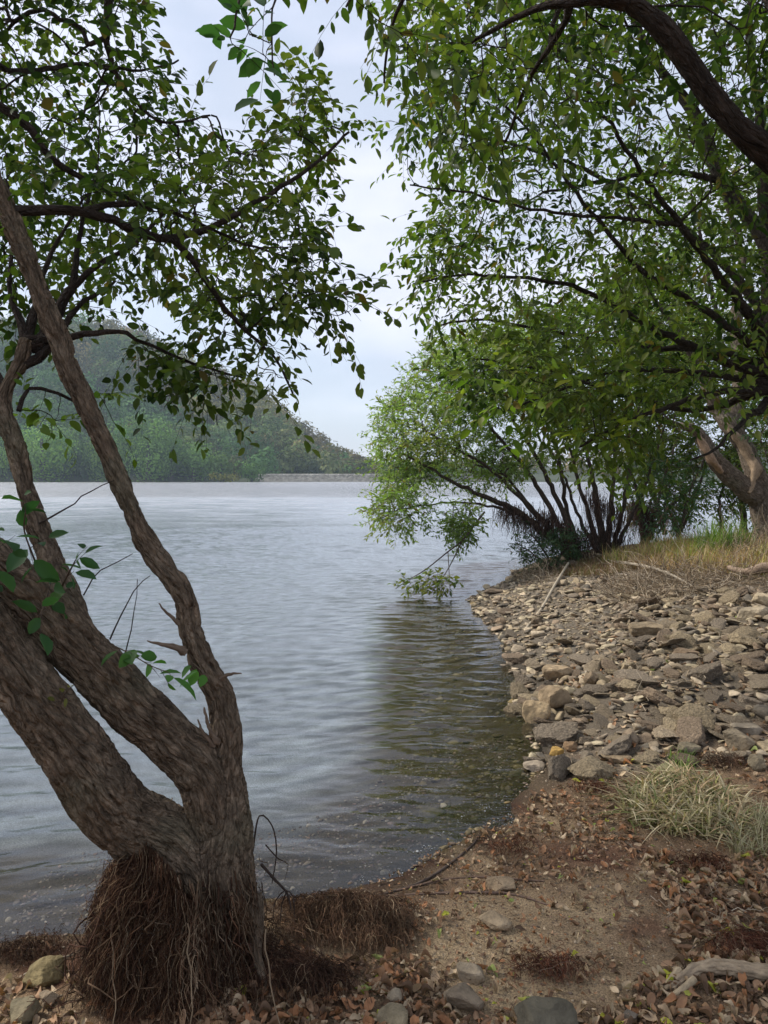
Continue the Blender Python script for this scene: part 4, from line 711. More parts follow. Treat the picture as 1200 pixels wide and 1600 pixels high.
# trees behind, closing the view at the right
for (lab, base_, stems, poly, n, d0, d1, sd_) in (
    ('tall leafy tree behind the gnarled tree filling the right background', 0, [[(1165, 840, 17, 8), (1150, 700, 17, 7), (1120, 500, 17, 5), (1080, 300, 17, 3)], [(1150, 700, 17, 5), (1220, 520, 17, 4), (1280, 350, 17, 2)]], [(940, 330), (1060, 200), (1300, 180), (1500, 300), (1500, 700), (1200, 720), (1050, 600), (960, 520)], 900, 15.5, 18.5, 111),
    ('shadowy green tree behind the upright willow clump in the middle background', 0, [[(1040, 835, 16.6, 6), (1000, 700, 16.6, 5), (960, 560, 16.6, 3), (930, 470, 16.6, 2)]], [(760, 540), (830, 480), (1050, 400), (1120, 560), (1060, 690), (940, 690), (840, 640)], 700, 15.6, 17.6, 113)):
    willow(lab, stems, [(poly, n, d0, d1)], sd_, size=.15, k=13, w=.55, Ls=(.35, .65), pal=G_DARK[1:] + G_LIGHT[:3], group=None, name='background_tree')
for (lab, st_x, poly, n, sd_) in (('dense dark green shrubbery closing the shore behind the rightmost willow clump', 1060, [(960, 700), (1060, 690), (1150, 700), (1150, 800), (1050, 812), (975, 800)], 330, 141), ('dense leafy shrubbery behind the gnarled tree base at the right edge', 1200, [(1130, 640), (1330, 620), (1400, 840), (1200, 850), (1130, 815)], 420, 143)):
    willow(lab, [[(st_x, 838, 16.2, 4), (st_x - 20, 780, 16, 3), (st_x - 40, 720, 16, 2)], [(st_x, 838, 16.2, 4), (st_x + 30, 770, 16, 3), (st_x + 50, 700, 16, 2)]], [(poly, n, 14.8, 16.4)], sd_, size=.11, k=12, w=.42, Ls=(.25, .45), pal=G_DARK[1:] + G_LIGHT[:2], group=None, name='shrub', cat='shrub')
# fern-like green shrub and grasses by the gnarled tree
willow('feathery blue green shrub in front of the willows left of the gnarled tree', [[(1030, 835, 13, 2), (1040, 790, 13, 1.6), (1050, 740, 13, 1)], [(1060, 830, 12.8, 2), (1075, 780, 12.6, 1.4), (1085, 740, 12.6, 1)], [(1010, 835, 13, 2), (1000, 800, 12.8, 1.4)]],
       [([(1000, 720), (1090, 715), (1110, 760), (1060, 830), (1000, 835), (985, 800)], 130, 12.2, 13.4)], 115, size=.09, k=12, w=.2, pal=[(.05, .1, .045), (.07, .14, .06), (.1, .17, .09)], Ls=(.2, .35), name='shrub', cat='shrub', group=None, droop=.5)
willow('soft green shrub at the right edge beneath the gnarled tree limbs', [[(1230, 880, 10, 2), (1215, 780, 9.9, 1.6), (1190, 690, 9.8, 1)], [(1240, 880, 10, 2), (1250, 760, 10, 1.6)]],
       [([(1165, 640), (1300, 600), (1300, 780), (1200, 760), (1180, 700)], 90, 9.8, 10.3)], 117, size=.06, k=10, w=.4, pal=[(.05, .1, .045), (.07, .14, .05)], Ls=(.15, .3), name='shrub', cat='shrub', group=None)
# ------------------------------------------------------------------ grasses
def blades(mb, base, h, wd, lean, col, seed=0, m=5):
    r_ = np.random.default_rng(seed); n = len(base); a = r_.uniform(0, 2 * math.pi, n); d = np.stack([np.cos(a), np.sin(a), 0 * a], -1) * (lean * r_.uniform(.3, 1.3, n))[:, None]
    s = np.linspace(0, 1, m); Pt = base[:, None] + h[:, None, None] * (s[None, :, None] * np.array([0, 0, 1.]) * (1 - .45 * s[None, :, None] * np.linalg.norm(d, axis=1)[:, None, None]) + (s ** 1.7)[None, :, None] * d[:, None])
    sd_ = unit(np.cross(d, np.array([0, 0, 1.]))); wv = wd[:, None] * np.array([.7, 1, .85, .5, .05])[None]
    V = np.stack([Pt - sd_[:, None] * wv[..., None] / 2, Pt + sd_[:, None] * wv[..., None] / 2], 2).reshape(-1, 3)
    i = (np.arange(n)[:, None] * m + np.arange(m - 1)[None]) * 2; Fc = np.stack([i, i + 1, i + 3, i + 2], -1).reshape(-1, 4); mb.add(V, Fc, np.repeat(col, m * 2, 0))
def pal_pick(pal, n, r_, v=.25): return np.array(pal)[r_.integers(0, len(pal), n)] * r_.uniform(1 - v, 1 + v, size=(n, 1))
def px_ground(poly, n, seed, gauss=None):
    r_ = np.random.default_rng(seed); a = np.array(poly); lo, hi = a.min(0), a.max(0); outp = []
    c = on_ground([p[0] for p in poly], [p[1] for p in poly]); W = [tuple(v[:2]) for v in c]; b = np.array(W); lo, hi = b.min(0), b.max(0); got = 0
    while got < n:
        x = r_.uniform(lo[0], hi[0], n * 2); y = r_.uniform(lo[1], hi[1], n * 2); ok = in_poly(W, x, y); x = x[ok][:n - got]; y = y[ok][:n - got]; outp.append(np.stack([x, y, hz(x, y)], -1)); got += len(x)
    return np.concatenate(outp)
r_ = np.random.default_rng(20)
B = px_ground([(965, 1255), (1010, 1225), (1060, 1215), (1120, 1235), (1160, 1260), (1165, 1300), (1100, 1315), (1040, 1305), (985, 1290)], 1500, 21); mb = MB()
blades(mb, B, r_.uniform(.06, .17, 1500), r_.uniform(.006, .013, 1500), 1.5 + 0 * B[:, 0], pal_pick([(.46, .37, .23), (.54, .46, .31), (.36, .31, .17), (.13, .15, .05), (.36, .25, .15), (.24, .17, .10)], 1500, r_, .4), 22); tag(recentre(mb.build('sedge_clump', M_grass)), 'broad clump of pale bleached sedge blades between the bare soil and the stones', 'grass clump')
B = px_ground([(1140, 1300), (1200, 1270), (1230, 1330), (1180, 1350), (1140, 1340)], 320, 24); mb = MB()
blades(mb, B, r_.uniform(.06, .15, 320), r_.uniform(.003, .006, 320), .9 + 0 * B[:, 0], pal_pick([(.36, .34, .22), (.3, .27, .17), (.2, .17, .1)], 320, r_), 25); tag(recentre(mb.build('sedge_clump', M_grass)), 'thin drooping dry sedge at the right edge beside the larger pale clump', 'grass clump')
B = px_ground([(1040, 1190), (1070, 1180), (1090, 1205), (1060, 1215)], 110, 26); mb = MB()
blades(mb, B, r_.uniform(.04, .1, 110), r_.uniform(.003, .005, 110), .7 + 0 * B[:, 0], pal_pick([(.12, .22, .04), (.18, .26, .05)], 110, r_), 27); tag(recentre(mb.build('grass_tuft', M_grass)), 'small fresh green grass tuft between stones behind the pale sedge', 'grass tuft')
mb = MB(); n = 12000; B = px_ground([(940, 885), (1010, 858), (1100, 852), (1450, 858), (1450, 925), (1150, 905), (1040, 900)], n, 28); cl = pn(B * 1.5)
pa = pal_pick([(.44, .25, .10), (.46, .33, .17), (.28, .17, .09), (.38, .29, .18)], n, r_); pb = pal_pick([(.30, .31, .07), (.2, .26, .06), (.38, .34, .1)], n, r_); colr = np.where((cl + .3 * r_.normal(size=n) > .22)[:, None], pb, pa)
blades(mb, B, r_.uniform(.12, .42, n) * (.8 + .5 * np.clip(cl, -1, 1)), r_.uniform(.005, .010, n), .5 + 0 * cl, colr, 29); tag(recentre(mb.build('dry_grass', M_grass)), 'orange and yellow green dry grass on top of the bank', 'grass', kind='stuff')
mb = MB(); n = 5000; B = px_ground([(860, 905), (900, 885), (1000, 862), (1000, 890), (940, 905)], n, 30)
blades(mb, B, r_.uniform(.06, .2, n), r_.uniform(.004, .008, n), .7 + 0 * B[:, 0], pal_pick([(.2, .11, .06), (.14, .08, .05), (.16, .15, .06)], n, r_), 31); tag(recentre(mb.build('undergrowth', M_grass)), 'low reddish brown undergrowth at the foot of the willows', 'undergrowth', kind='stuff')
mb = MB(); n = 420; c0 = P(1125, 815, 10.2); B = np.stack([c0[0] + r_.normal(0, .16, n), c0[1] + r_.normal(0, .15, n), 0 * np.arange(n)], -1); B[:, 2] = hz(B[:, 0], B[:, 1])
blades(mb, B, r_.uniform(.3, .75, n), r_.uniform(.008, .016, n), .6 + 0 * B[:, 0], pal_pick([(.15, .24, .04), (.2, .28, .06), (.1, .18, .04)], n, r_), 33); tag(recentre(mb.build('grass_tuft', M_grass)), 'tall bright green grass tuft left of the gnarled tree base', 'grass tuft')
# dead weeds and brushwood in front of the dry grass
def brush(name, lab, poly, n, seed, ln, wd=(.0015, .004), pal=((.30, .23, .15), (.18, .13, .085), (.42, .35, .26), (.11, .08, .05)), hgt=.5):
    r_ = np.random.default_rng(seed); B = px_ground(poly, n, seed); a = r_.uniform(0, 2 * math.pi, n); el = np.abs(r_.normal(0, hgt, n)); D_ = np.stack([np.cos(a) * np.cos(el), np.sin(a) * np.cos(el), np.sin(el)], -1); l_ = ln * r_.uniform(.3, 1.2, n)
    B[:, 2] += r_.uniform(0, .06, n); m = 8; s = np.linspace(0, 1, m); w_ = r_.normal(size=(n, 1, 3)) * .35; Pt = B[:, None] + l_[:, None, None] * (s[None, :, None] * D_[:, None] + (s ** 2)[None, :, None] * w_ * .6 + .05 * r_.normal(size=(n, m, 3)))
    g_ = hz(Pt[..., 0], Pt[..., 1]); Pt[..., 2] = np.maximum(Pt[..., 2], g_ + .004)
    V, Fc, Bk = strands(Pt, r_.uniform(*wd, size=(n, 1)) * np.linspace(1, .35, m)[None], 4); mb = MB(); mb.add(V, Fc, np.repeat(pal_pick(pal, n, r_), m * 4, 0), Bk); return tag(recentre(mb.build(name, M_twig)), lab, 'brushwood')
brush('brushwood', 'tangle of thin grey dead twigs between the dry grass and the stones', [(940, 925), (1000, 895), (1100, 890), (1220, 900), (1220, 930), (1100, 935), (1010, 955), (950, 945)], 950, 120, .45, (.0018, .0055))
brush('brushwood', 'low dark tangle of dead stems under the wide willow at the bank edge', [(800, 905), (860, 880), (900, 885), (870, 912), (820, 918)], 450, 121, .3)
brush('brushwood', 'thin dead stems standing at the foot of the gnarled tree', [(1090, 868), (1240, 868), (1240, 895), (1120, 885)], 350, 122, .6, hgt=1.0)
brush('brushwood', 'sparse dead twigs strewn across the rubble of the bank', [(900, 960), (1220, 940), (1220, 1150), (900, 1120)], 140, 126, .3, (.0015, .004), hgt=.12)
brush('brushwood', 'few fine dead twigs strewn over the soil right of the driftwood log', [(1000, 1400), (1230, 1380), (1230, 1500), (1060, 1480)], 60, 123, .14, (.0008, .002), hgt=.1)
brush('brushwood', 'fine dark twiglets scattered over the sandy ground', [(560, 1420), (760, 1300), (1000, 1330), (1100, 1560), (700, 1580)], 150, 124, .09, (.0006, .0014), pal=((.08, .05, .035), (.16, .11, .08)), hgt=.08)
# ------------------------------------------------------------------ sticks and logs
def stick(name, lab, pts, rpx, colr, sides=8, lift=.0, ground=True, cat='stick', rough=.12):
    """pts: (px, py) on the ground, optional third value = height above it in metres"""
    g_ = on_ground([p[0] for p in pts], [p[1] for p in pts]); r0 = np.array(rpx) * g_[:, 1] / F; g_[:, 2] += r0 * .7 + np.array([p[2] if len(p) > 2 else 0 for p in pts]); a, r2 = resample(g_, .02 if g_[0, 1] < 5 else .06, r0)
    a = a + .35 * r2[:, None] * pn(np.stack([np.arange(len(a)) * .25] * 3, -1) + np.array([0, 9, 20]))[:, None]
    mb = MB(); tube(mb, a, r2, sides, colr, rough); o = recentre(mb.build(name, M_wood, smooth=True)); return tag(o, lab, cat)
stick('pale_stick', 'long straight pale stick lying up the stony slope below the willow', [(820, 988), (845, 955), (868, 922, .06), (888, 893, .12)], [2.2, 2.4, 2.2, 1.8], (.34, .29, .22))
stick('dead_branch', 'bleached branch lying slantwise through the brushwood', [(950, 882, .05), (1000, 897, .1), (1040, 912, .12), (1082, 924, .05)], [1.6, 2.4, 2.2, 1.4], (.27, .23, .18))
stick('dead_branch', 'thin grey branch lying flat left of the brushwood', [(935, 893), (985, 900), (1030, 905, .05)], [1.2, 1.6, 1.2], (.28, .24, .2))
stick('fallen_log', 'brown fallen log at the right edge above the brushwood stones', [(1138, 903, .1), (1165, 908, .08), (1190, 908, .1), (1230, 905, .1)], [4, 5, 8, 9], (.26, .19, .14), 12)
stick('thin_twig', 'long thin dark twig curving along the near water edge', [(590, 1402), (650, 1384), (690, 1362), (735, 1325), (748, 1308)], [2, 2, 2, 1.6, 1.2], (.10, .075, .06))
stick('thin_twig', 'straight grey brown twig lying nearest the root mat on the shore', [(600, 1404), (680, 1400), (750, 1398), (800, 1400), (860, 1416)], [1.3, 2.1, 2.2, 2, 1.2], (.16, .11, .085))
stick('thin_twig', 'forked twig lying behind the low flat stone on the shore', [(620, 1395), (690, 1378), (760, 1372), (850, 1378)], [1.4, 1.8, 1.8, 1], (.15, .10, .075))
stick('thin_twig', 'dark twig reaching from the sedge to the right edge', [(960, 1305), (1010, 1340), (1060, 1362), (1130, 1366), (1215, 1358)], [1.2, 1.6, 2, 2.2, 2.6], (.10, .08, .06))
stick('thin_twig', 'short bent stick on the sand above the driftwood log', [(1112, 1466), (1125, 1485), (1138, 1502)], [2.2, 3, 2.6], (.28, .22, .16))
stick('thin_twig', 'pale curved twig leaning on the mossy stone at the left edge', [(38, 1540, .03), (80, 1532, .06), (115, 1515, .05), (140, 1505, .05)], [2, 2, 1.6, 1.2], (.22, .18, .13))
# driftwood log with a split end
g_ = on_ground([1048, 1090, 1140, 1190, 1260], [1550, 1530, 1528, 1535, 1540]); g_[:, 2] += [.012, .03, .03, .03, .03]; rr = np.array([5, 8, 10, 11, 12]) * g_[:, 1] / F
dw = empty('driftwood_log', Vector(g_[0].tolist()), 'weathered pale driftwood log with a split end lying at the lower right edge', 'log'); m1 = MB(); a, r2 = resample(g_, .006, rr); an = 64
tube(m1, a, r2, an, (.30, .23, .155), .18); o = part(m1, 'log', M_wood, dw, True)
me = o.data; nv = len(me.vertices); co = np.empty(nv * 3, np.float32); me.vertices.foreach_get('co', co); co = co.reshape(-1, 3); bk = np.empty(nv * 3, np.float32); me.attributes['bark'].data.foreach_get('vector', bk); bk = bk.reshape(-1, 3); no = np.empty(nv * 3, np.float32); me.vertex_normals.foreach_get('vector', no); no = no.reshape(-1, 3)
co = co + no * (.006 * (1 - 2.4 * np.abs(pn(bk * np.array([70, 70, 25])))) + .004 * pn(bk * 110))[:, None]; me.vertices.foreach_set('co', co.astype(np.float32).ravel()); me.update()
for l, rp in (([(1062, 1532), (1045, 1545), (1038, 1552)], [7, 6, 3]), ([(1085, 1545), (1058, 1560), (1042, 1562)], [6, 5, 1.5])):
    q_ = on_ground([p[0] for p in l], [p[1] for p in l]); q_[:, 2] += [.03, .014, .006]; m1 = MB(); tube(m1, *resample(q_, .01, np.array(rp) * q_[:, 1] / F), 12, (.36, .28, .18), .3); part(m1, 'splinter', M_wood, dw, True)
# ------------------------------------------------------------------ stones
def ico(sub):
    import bmesh
    b = bmesh.new(); bmesh.ops.create_icosphere(b, subdivisions=sub, radius=1); V = np.array([v.co[:] for v in b.verts]); Fc = np.array([[v.index for v in f.verts] for f in b.faces]); b.free(); return V, Fc
def rock(sub, seed, npl=13, flat=.5, k=14, rough=.05):
    r_ = np.random.default_rng(seed); V, Fc = ico(sub); n_ = unit(r_.normal(size=(npl, 3))); n_[0] = unit(np.array([.1, -.1, 1])); n_[1] = unit(np.array([0, .1, -1.])); h = r_.uniform(.62, 1.0, npl); h[:2] = .72
    dt = np.maximum(V @ n_.T, .06); rr = h / dt; rad = -np.log(np.exp(-k * rr).sum(1) + np.exp(-k * 1.25)) / k
    V = V * rad[:, None]; V = V * (1 + rough * fbm(V * 2.2 + seed, 4))[:, None]; V[:, 2] *= flat; V[:, 1] *= r_.uniform(.62, .9); V = V / np.abs(V[:, :2]).max(); return V, Fc
def rotz(V, a): c, s = math.cos(a), math.sin(a); return np.stack([V[..., 0] * c - V[..., 1] * s, V[..., 0] * s + V[..., 1] * c, V[..., 2]], -1)
STONE = [(.26, .205, .14), (.21, .168, .122), (.335, .27, .19), (.15, .127, .098), (.21, .155, .105), (.28, .22, .14)]
def big_rock(lab, px, py, wpx, hpx, rot=0, colr=None, seed=0, tilt=0, dy=1.0, sink=.25, cat='stone', name='stone', rough=.07, npl=13, k=32):
    """a stone whose visible middle is at px,py and whose size in the photo is wpx by hpx"""
    g_ = on_ground([px], [py + hpx * .35])[0]; W = wpx / F * g_[1] / 2; Hh = hpx / F * g_[1] / 2
    V, Fc = rock(5 if wpx > 60 else 4, seed, flat=1, rough=rough, npl=npl, k=k); V = V / np.abs(V).max(0); V = V * np.array([1, 1, 1.]); V = rotz(V, rot); V = V / np.abs(V).max(0); V = V * np.array([W, W * .75 * dy, Hh * .95])
    c_, s_ = math.cos(tilt), math.sin(tilt); V = np.stack([V[:, 0] * c_ - V[:, 2] * s_, V[:, 1], V[:, 0] * s_ + V[:, 2] * c_], -1)
    mb = MB(); mb.add(V, Fc, np.array(colr or STONE[seed % 6]) * np.array([.92, .80, .66])); o = mb.build(name, M_rock, smooth=True); o.data.set_sharp_from_angle(angle=R(14)); o.location = (g_[0], g_[1], g_[2] + Hh * (.9 - sink)); tag(o, lab, cat); return (g_[0], g_[1], W, lab)
BIG = [big_rock(*a[:5], **a[5]) for a in (
    ('large smooth tan boulder at the water edge of the stony bank', 868, 1090, 52, 46, dict(seed=3, tilt=.5, colr=(.32, .27, .2), sink=.3)), ('rounded tan boulder leaning against the larger one at the water edge', 838, 1112, 46, 40, dict(seed=9, colr=(.33, .28, .2), sink=.35)),
    ('broad flat tan slab just above the water edge boulders', 872, 1052, 60, 26, dict(seed=4, colr=(.33, .28, .21))), ('large flat slab near the top of the stony bank', 1008, 985, 62, 24, dict(seed=5, colr=(.25, .22, .17))), ('pale long block at the upper right of the bank under dead twigs', 1172, 958, 56, 22, dict(seed=6, tilt=.25, colr=(.33, .31, .26))),
    ('pale stone slab at the right edge beside the fallen log', 1192, 938, 40, 24, dict(seed=7, colr=(.38, .35, .28))), ('small block stone left of the brushwood stones', 1050, 975, 26, 18, dict(seed=8)), ('brown grey angular stone in the middle of the bank', 1073, 1024, 42, 24, dict(seed=10, colr=(.22, .18, .14))),
    ('rounded grey stone in the lower right of the rubble', 1152, 1158, 50, 34, dict(seed=11, colr=(.24, .22, .18))), ('long grey slab at the right edge of the rubble', 1172, 1140, 60, 18, dict(seed=12, colr=(.2, .19, .17))), ('slanting grey stone standing in the lower rubble', 985, 1152, 34, 26, dict(seed=13, tilt=.6, colr=(.23, .2, .165))),
    ('dark grey oval stone at the bottom of the rubble', 917, 1182, 26, 20, dict(seed=14, tilt=-.4, colr=(.19, .175, .15))), ('ochre yellow stone at the foot of the rubble by the water', 871, 1176, 28, 17, dict(seed=15, colr=(.42, .30, .11))), ('grey stone next to the ochre yellow stone', 893, 1167, 28, 17, dict(seed=16)),
    ('pale flat stone nearest the water below the ochre stone', 880, 1206, 32, 12, dict(seed=17, colr=(.42, .38, .28))), ('wet flat grey stone half in the water', 838, 1197, 44, 14, dict(seed=18, colr=(.30, .28, .25))), ('pale flat slab left of the ochre stone', 877, 1192, 42, 14, dict(seed=22, colr=(.38, .35, .28))), ('pale long slab at the lower edge of the rubble above the sedge', 962, 1187, 52, 12, dict(seed=19, colr=(.34, .29, .22))),
    ('flat wet slab projecting into the water above the boulders', 812, 1070, 34, 9, dict(seed=20, colr=(.13, .115, .095))), ('upright squarish stone behind the water edge boulders', 925, 1062, 28, 26, dict(seed=21, tilt=.8, colr=(.26, .22, .17))),
    ('low flat dark slab at the tip of the promontory in the water', 772, 925, 36, 9, dict(seed=23, colr=(.15, .13, .11))), ('round stone alone on fine gravel near the promontory tip', 783, 971, 19, 12, dict(seed=24, colr=(.27, .22, .17))), ('small dark rock standing in the water off the shore', 753, 1023, 20, 10, dict(seed=25, colr=(.05, .045, .04))), ('tiny dark rock in the water near the promontory tip', 742, 974, 8, 6, dict(seed=26, colr=(.05, .045, .04))),
    ('flat stone beside the pale stick', 838, 972, 24, 12, dict(seed=27)), ('low grey stone lying between two twigs on the near shore', 782, 1381, 50, 22, dict(seed=28, colr=(.26, .22, .17), tilt=-.1, sink=.3)), ('flat speckled grey stone below the twigs on the near shore', 773, 1440, 58, 24, dict(seed=29, colr=(.30, .26, .2), tilt=-.2, sink=.2)),
    ('rounded grey stone on the sand in front of the flat speckled one', 736, 1519, 48, 36, dict(seed=30, colr=(.30, .275, .23), sink=.3)), ('long angular brown grey stone among dead leaves below the rounded one', 722, 1558, 74, 40, dict(seed=31, colr=(.27, .24, .2), tilt=-.45, sink=.15, rot=.4)), ('smooth stone cut by the bottom edge below the long angular stone', 617, 1594, 60, 32, dict(seed=32, colr=(.27, .25, .19))),
    ('small stone among leaves left of the long angular stone', 620, 1560, 30, 26, dict(seed=33, tilt=-.6, colr=(.28, .26, .22))), ('dark grey pointed boulder at the bottom edge of the photo', 843, 1592, 128, 56, dict(seed=34, colr=(.13, .13, .11), sink=.1, k=18, name='boulder')), ('mossy olive brown stone at the lower left by the water', 68, 1522, 72, 46, dict(seed=35, colr=(.19, .17, .10), sink=.3)),
    ('grey green stone at the bottom left corner', 40, 1578, 60, 40, dict(seed=36, colr=(.2, .19, .14), tilt=.4, sink=.3)), ('small stone between the two larger ones at the lower left', 76, 1562, 38, 22, dict(seed=37, colr=(.24, .21, .17), tilt=.3)), ('small dark stone at the bottom edge right of the pointed boulder', 985, 1594, 30, 20, dict(seed=38, colr=(.16, .15, .14))),
    ('greenish stones edge block behind the fresh grass tuft', 1045, 1202, 40, 16, dict(seed=39, colr=(.25, .27, .17))), ('grey block in the rubble beside the dark root clump', 1074, 1172, 38, 22, dict(seed=40, colr=(.22, .21, .17))), ('dark stone at the right edge behind the sedge', 1185, 1192, 34, 28, dict(seed=41, colr=(.16, .15, .12))))]
# the rubble: many stones over the bank
NV = 14; RV = [rock(4, 200 + i, flat=(.30, .42, .24, .5)[i % 4], npl=11 + i % 4, k=110, rough=.09) for i in range(NV)]; RLo = [rock(2, 300 + i, flat=(.30, .42, .24, .5)[i % 4], k=110) for i in range(NV)]; RM = [rock(3, 400 + i, flat=(.30, .42, .24, .5)[i % 4], k=110, rough=.08) for i in range(NV)]
r_ = np.random.default_rng(130); n = 26000; x = r_.uniform(.8, 8.5, n); y = r_.uniform(4.0, 13.6, n); d = shore_d(x, y); px_ = 600 + F * x / y; gz = hz(x, y); py_ = 745 + F * (H - gz) / y
core = np.clip((px_ - (800 + .0 * py_)) / 60, 0, 1)
size = np.exp(r_.normal(-3.25, .55, n)); size = np.where(r_.random(n) < .06, size * 1.9, size)
fine = (py_ < 1040) & (px_ < 960 + (py_ - 900) * .1); size = np.where(fine, size * .62, size); size = np.clip(size, .012, .16)
ok = (d > -.05) & (py_ < 1205 + 14 * r_.normal(size=n)) & (px_ < 1620) & (py_ > 885) & ~((px_ > 960) & (py_ < 928))
dens = np.where(fine, .95, .74) ; ok &= r_.random(n) < dens
for (bx, by, bw, _l) in BIG: ok &= (x - bx) ** 2 + (y - by) ** 2 > (bw * .8) ** 2
x, y, gz, size, px_, py_, d = [a[ok] for a in (x, y, gz, size, px_, py_, d)]; n = len(x); print('stones', n)
ang = r_.uniform(0, 6.28, n); tx = r_.normal(0, .3, n); ty = r_.normal(0, .3, n); lift = r_.uniform(-.15, .45, n) * size
proj = size / y; inview = (px_ > -5) & (px_ < 1205) & (py_ < 1600); order = np.argsort(-(proj * inview)); NIND = 262
from mathutils import Euler
tm = []
for v in range(NV):
    for ci, c_ in enumerate(STONE):
        if (v + ci) % 3: continue
        mb = MB(); mb.add(RV[v][0], RV[v][1], c_); o = mb.build('t', M_rock, smooth=True); o.data.set_sharp_from_angle(angle=R(16)); o.data['v'] = v; tm.append((o.data, ci)); bpy.data.objects.remove(o)
USED = set()
def side_of(dx, dy): return ('right of' if dx > 0 else 'left of') if abs(dx) > abs(dy) else ('behind' if dy > 0 else 'in front of')
def unique(first, marks, x_, y_, grp, forms):
    """a label from the nearest landmark; falls back to the next landmark or a word on how it lies while the label is taken"""
    ds = sorted((((x_ - m_[0]) ** 2 + (y_ - m_[1]) ** 2) ** .5, k_) for k_, m_ in enumerate(marks))[:4]
    for fm in forms:
        for rr, k_ in ds:
            m_ = marks[k_]; near = 'just ' if rr < .35 else ('well ' if rr > .9 else ''); l_ = f'{first}{fm} {near}{side_of(x_ - m_[0], y_ - m_[1])} {m_[2]}'
            if l_ not in USED: USED.add(l_); return l_
    return None
TONE = ['tan', 'grey brown', 'pale buff', 'dark grey', 'brown', 'sandy']
def zone(px, py):
    a = 'at the water side' if px < 900 else ('in the middle' if px < 1060 else 'at the right')
    b = 'upper' if py < 1000 else ('central' if py < 1100 else 'lower')
    return f'{a} of the {b} stony bank'
SHORT = {0: 'the large water edge boulder', 2: 'the broad tan slab', 3: 'the large slab high on the bank', 4: 'the pale long block', 5: 'the pale slab at the right edge', 6: 'the small block stone', 7: 'the brown grey stone mid bank', 8: 'the rounded grey stone at lower right', 9: 'the long grey slab', 10: 'the slanting grey stone', 11: 'the dark oval stone', 12: 'the ochre yellow stone', 17: 'the pale slab above the sedge', 19: 'the upright squarish stone', 21: 'the round stone on fine gravel', 24: 'the flat stone by the pale stick'}
MARKS = [(BIG[k_][0], BIG[k_][1], v_) for k_, v_ in SHORT.items()]
def RV_flat(v): return v % 4 in (0, 2)
for r_i, i in enumerate(order[:NIND]):
    me, ci = tm[(r_i * 7 + 3) % len(tm)]; o = bpy.data.objects.new('stone', me); COL.objects.link(o); o.location = (x[i], y[i], gz[i] + lift[i]); o.rotation_euler = (tx[i], ty[i], ang[i]); s = size[i]; o.scale = (s, s * .95, s * (1 + .3 * math.sin(i)))
    sw = 'large' if r_i < 60 else ('middling' if r_i < 160 else 'small'); fl = 'flat ' if RV_flat(int(me['v'])) else 'blocky '
    lb = unique(f'{sw} {fl}{TONE[ci]} stone', MARKS, x[i], y[i], None, ('', ' tilted', ' half buried'))
    tag(o, lb or f'{sw} {fl}{TONE[ci]} stone in the rubble {zone(px_[i], py_[i])}', 'stone', 'loose stones of the stony bank')
rub = MB(); re_ = order[NIND:]
def put(mbx, proto, xs, ys, zs, sz, an_, tx_, ty_, cols):
    V0, F0 = proto; m = len(xs)
    if m == 0: return
    V = np.broadcast_to(V0, (m,) + V0.shape) * sz[:, None, None]; cx_, sx_ = np.cos(tx_)[:, None], np.sin(tx_)[:, None]; V = np.stack([V[..., 0], V[..., 1] * cx_ - V[..., 2] * sx_, V[..., 1] * sx_ + V[..., 2] * cx_], -1)
    cy_, sy_ = np.cos(ty_)[:, None], np.sin(ty_)[:, None]; V = np.stack([V[..., 0] * cy_ + V[..., 2] * sy_, V[..., 1], -V[..., 0] * sy_ + V[..., 2] * cy_], -1); ca, sa = np.cos(an_)[:, None], np.sin(an_)[:, None]
    V = np.stack([V[..., 0] * ca - V[..., 1] * sa, V[..., 0] * sa + V[..., 1] * ca, V[..., 2]], -1) + np.stack([xs, ys, zs], -1)[:, None]
    mbx.add(V.reshape(-1, 3), (F0[None] + (np.arange(m) * len(V0))[:, None, None]).reshape(-1, 3), np.repeat(cols, len(V0), 0))
for v in range(NV):
    for hi in (0, 1):
        s_ = re_[(re_ % NV == v) & ((proj[re_] * F > 5.5) == bool(hi))]; cols = pal_pick(STONE + [(.36, .30, .2)], len(s_), r_, .3); put(rub, (RM if hi else RLo)[v], x[s_], y[s_], gz[s_] + lift[s_], size[s_], ang[s_], tx[s_], ty[s_], cols)
tag(recentre(rub.build('rubble', M_rub, smooth=False)), 'loose small stones covering the bank between the larger ones', 'stones', kind='stuff')
# fine gravel on the whole shore, also in the shallows
gr = MB(); n = 26000; x = r_.uniform(-1.6, 3.2, n); y = 1.7 + 3.3 * r_.random(n) ** .9; d = shore_d(x, y); k_ = (d > -1.0) & (r_.random(n) < np.where(d > 0, .62, .55)); x, y, d = x[k_], y[k_], d[k_]; n = len(x); s_ = np.exp(r_.normal(-5.5, .42, n)) * np.where(d < 0, 1.9, 1)
for v in range(NV): m_ = np.arange(n) % NV == v; put(gr, RLo[v], x[m_], y[m_], hz(x[m_], y[m_]) + s_[m_] * .2, s_[m_], r_.uniform(0, 6.28, m_.sum()), r_.normal(0, .2, m_.sum()), r_.normal(0, .2, m_.sum()), pal_pick([(.24, .18, .12), (.16, .12, .09), (.34, .27, .19), (.2, .13, .09)], m_.sum(), r_, .35))
n = 2200; x = r_.uniform(.2, 1.7, n); y = r_.uniform(3.2, 11, n); d = shore_d(x, y); k_ = (d < 0) & (d > -.9); x, y = x[k_], y[k_]; n = len(x); s_ = np.exp(r_.normal(-3.9, .45, n))
